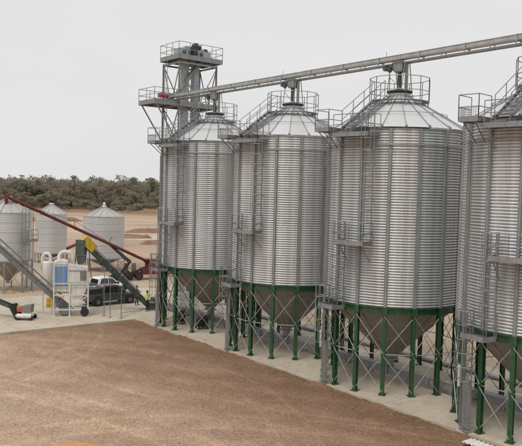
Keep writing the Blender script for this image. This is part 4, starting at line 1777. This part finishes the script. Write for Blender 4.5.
# ------------------------------------------------------------------ earth banks and the pale clay dam on the plain
def bank(px0, px1, py, h, w, seed, label):
    a, c = gnd(px0, py, -.22), gnd(px1, py, -.22)
    b = MB()
    n, m = 40, 8
    d = (c - a)
    L_ = d.length
    d.normalize()
    sd = Vector((-d.y, d.x, 0))
    vs = []
    for i in range(n + 1):
        tt = i / n
        e = min(1, min(tt, 1 - tt) * 8)
        for j in range(m + 1):
            q = j / m * 2 - 1
            hh = h * e * max(0, 1 - q * q) * (1 + .5 * mnoise.noise((tt * L_ * .25, q * 1.5, seed)) + .25 * mnoise.noise((tt * L_ * .9, q * 3, seed)))
            p = a + d * (tt * L_) + sd * (q * w * (1 + .3 * mnoise.noise((tt * L_ * .15, 0, seed)))) + UP * (hh - .03)
            vs.append(p)
    fs = [(i * (m + 1) + j, (i + 1) * (m + 1) + j, (i + 1) * (m + 1) + j + 1, i * (m + 1) + j + 1) for i in range(n) for j in range(m)]
    b.add(vs, fs)
    tag(b.obj('earth_bank', M['bank'], None, True), label, 'earth bank', 'low earth banks on the plain')
bank(118, 152, 238.0, .75, 2.2, 3, 'low brown earth bank nearest, in front of the pale clay')
bank(140, 185, 244.0, .7, 1.8, 5, 'low brown earth bank between the yard and the pale clay')
bank(124, 200, 232.5, 1.0, 2.6, 7, 'low brown earth bank just beyond the pale clay')
bank(20, 82, 221, 1.0, 4, 9, 'low brown earth bank far out left behind the small silos')
bank(120, 260, 213, 1.6, 6, 12, 'long brown earth bank close to the wood line')
o = gnd(165, 238.5, -.2)
b = MB()
b.add([(0, 0, .06)] + [(14 * cos(2 * pi * k / 36) * (1 + .15 * sin(3 * k)), 6.5 * sin(2 * pi * k / 36) * (1 + .12 * cos(2.3 * k)), .0) for k in range(36)],
      [(0, 1 + k, 1 + (k + 1) % 36) for k in range(36)])
p_ = b.obj('clay_flat', M['paleclay'], None, True)
p_.location = o
tag(p_, 'pale clay flat between the earth banks', kind='structure')

# ------------------------------------------------------------------ trees of the wood line
def tree_meshes(seed, h, spread, nleaf=105, nclump=13, bush=False):
    r = random.Random(seed)
    tr = MB()
    cr_ = MB()
    fork = h * r.uniform(.22, .36)
    lean = Vector((r.uniform(-.5, .5), r.uniform(-.5, .5), 0))
    f0 = Vector((0, 0, 0)) + lean * .4 + UP * fork
    tr.tube((0, 0, -.3), f0, .035 * h * .6, 7, .02 * h * .7)
    clumps = []
    for k in range(nclump):
        a = r.uniform(0, 2 * pi)
        q = math.sqrt(r.random())
        z = h * (r.uniform(.60, .93) - .28 * q * r.random())
        if k > nclump * .7:
            z = h * r.uniform(.28, .55)
            q = r.uniform(.5, 1.0)
        if bush:
            z = h * (.14 + .72 * r.random() * (1 - .45 * q))
        c = Vector((cos(a) * q * spread, sin(a) * q * spread, z)) + lean
        clumps.append((c, r.uniform(.16, .30) * spread + .5))
    for c, s in clumps:
        mid = f0.lerp(c, .5) + Vector((0, 0, -.05 * h)) + Vector((r.uniform(-.4, .4), r.uniform(-.4, .4), 0))
        tr.tube(f0, mid, .011 * h, 5, .008 * h)
        tr.tube(mid, c, .008 * h, 4, .003 * h)
        for i in range(nleaf):
            d = Vector((r.gauss(0, 1), r.gauss(0, 1), r.gauss(0, 1)))
            d.normalize()
            p = c + Vector((d.x * s * 1.15, d.y * s * 1.15, d.z * s * .68)) * (r.random() ** .45)
            n = (d * .6 + Vector((r.gauss(0, 1), r.gauss(0, 1), r.gauss(0, 1)))).normalized()
            t1 = n.orthogonal().normalized()
            t2 = n.cross(t1)
            a = r.uniform(0, pi)
            u1 = t1 * cos(a) + t2 * sin(a)
            u2 = n.cross(u1)
            l, w = r.uniform(.18, .42), r.uniform(.12, .26)
            cr_.add([p - u1 * l, p + u2 * w, p + u1 * l, p - u2 * w], [(0, 1, 2, 3)])
    return tr.mesh('trunk', M['bark']), cr_.mesh('crown', M['leaf']), clumps
PROT = [tree_meshes(100 + k, *(hw)) for k, hw in enumerate([(12.5, 4.2), (11.0, 4.6), (13.5, 4.0), (9.5, 4.2), (12.0, 5.0), (10.5, 3.6), (14.0, 4.4), (8.0, 3.6), (11.5, 4.4)])]
NTREE = len(PROT)
PROT += [tree_meshes(200 + k, h, w, 110, 12, True) for k, (h, w) in enumerate(((7.0, 3.8), (6.0, 3.4), (8.0, 3.6)))]
rt = random.Random(77)
def tree(x, y, k, sc, label, group):
    t = thing('scrub_tree', label, 'tree', (x, y, -.22), rt.uniform(0, 2 * pi), group)
    t.scale = (sc * rt.uniform(.9, 1.15), sc * rt.uniform(.9, 1.15), sc)
    mkobj('trunk', PROT[k][0], t)
    mkobj('crown', PROT[k][1], t)
pts = []
def free(x, y, d):
    return all((x - a) ** 2 + (y - c) ** 2 > d * d for a, c in pts)
for row, (y0, y1, cnt, d) in enumerate(((303, 330, 62, 4.2), (330, 365, 74, 4.6), (365, 420, 84, 5.0))):
    made = tries = 0
    while made < cnt and tries < 4000:
        tries += 1
        y = rt.uniform(y0, y1)
        x = rt.uniform(-.40, -.105) * y
        if not free(x, y, d): continue
        pts.append((x, y))
        made += 1
        tree(x, y, rt.randrange(NTREE) if row or rt.random() < .45 else NTREE + rt.randrange(3), rt.uniform(.55, .95) if row == 0 else rt.choice((.66, .8, .9, 1.0, 1.08, 1.15)) * rt.uniform(.92, 1.08),
             ['dull olive scrub tree at the front edge of the wood line', 'dull olive scrub tree in the middle of the wood line',
              'dull olive scrub tree at the back of the wood line'][row], 'trees of the wood line')
# small bushes standing out in front of the wood
for px, py, k, sc in ((118, 212.5, NTREE + 1, .62), (135, 213, NTREE + 0, .75), (149, 212.5, NTREE + 2, .7), (93, 211, NTREE + 0, .6), (62, 210, NTREE + 2, .7), (142, 211, 3, .7)):
    q = gnd(px, py, -.22)
    tree(q.x, q.y, k, sc, {118: 'small round bush standing forward of the wood, right of the domed silo cap', 135: 'bush forward of the wood, above the earth banks',
         149: 'bush forward of the wood nearest the farthest large silo', 93: 'small bush forward of the wood, left of the domed silo cap',
         62: 'small bush forward of the wood, right of the distant grey silo', 142: 'taller bush forward of the wood between two rounder ones'}[px], 'bushes forward of the wood')
# the wood goes on to both sides and behind as one mass
def mass():
    b = MB()
    r = random.Random(5)
    for k in range(400):
        y = r.uniform(300, 520)
        if k < 220: x, y = r.uniform(-.42, -.09) * y - 5, r.uniform(425, 520)
        elif k < 330: x = r.uniform(-.085, .7) * y
        else: x = r.uniform(-.75, -.41) * y
        sc = r.uniform(1.05, 1.4)
        _, _, cl = PROT[r.randrange(NTREE)]
        for c, s in cl:
            for i in range(14):
                d = Vector((r.gauss(0, 1), r.gauss(0, 1), r.gauss(0, .6)))
                p = Vector((x, y, -.2)) + (c + d * s * .55) * sc
                u1 = Vector((r.gauss(0, 1), r.gauss(0, 1), r.gauss(0, 1))).normalized()
                u2 = u1.orthogonal().normalized()
                l = r.uniform(.4, .85)
                b.add([p - u1 * l, p + u2 * l * .6, p + u1 * l, p - u2 * l * .6], [(0, 1, 2, 3)])
    return b.obj('far_woodland', M['leaf'])
tag(mass(), 'far scrub woodland running on behind the front trees', kind='stuff')
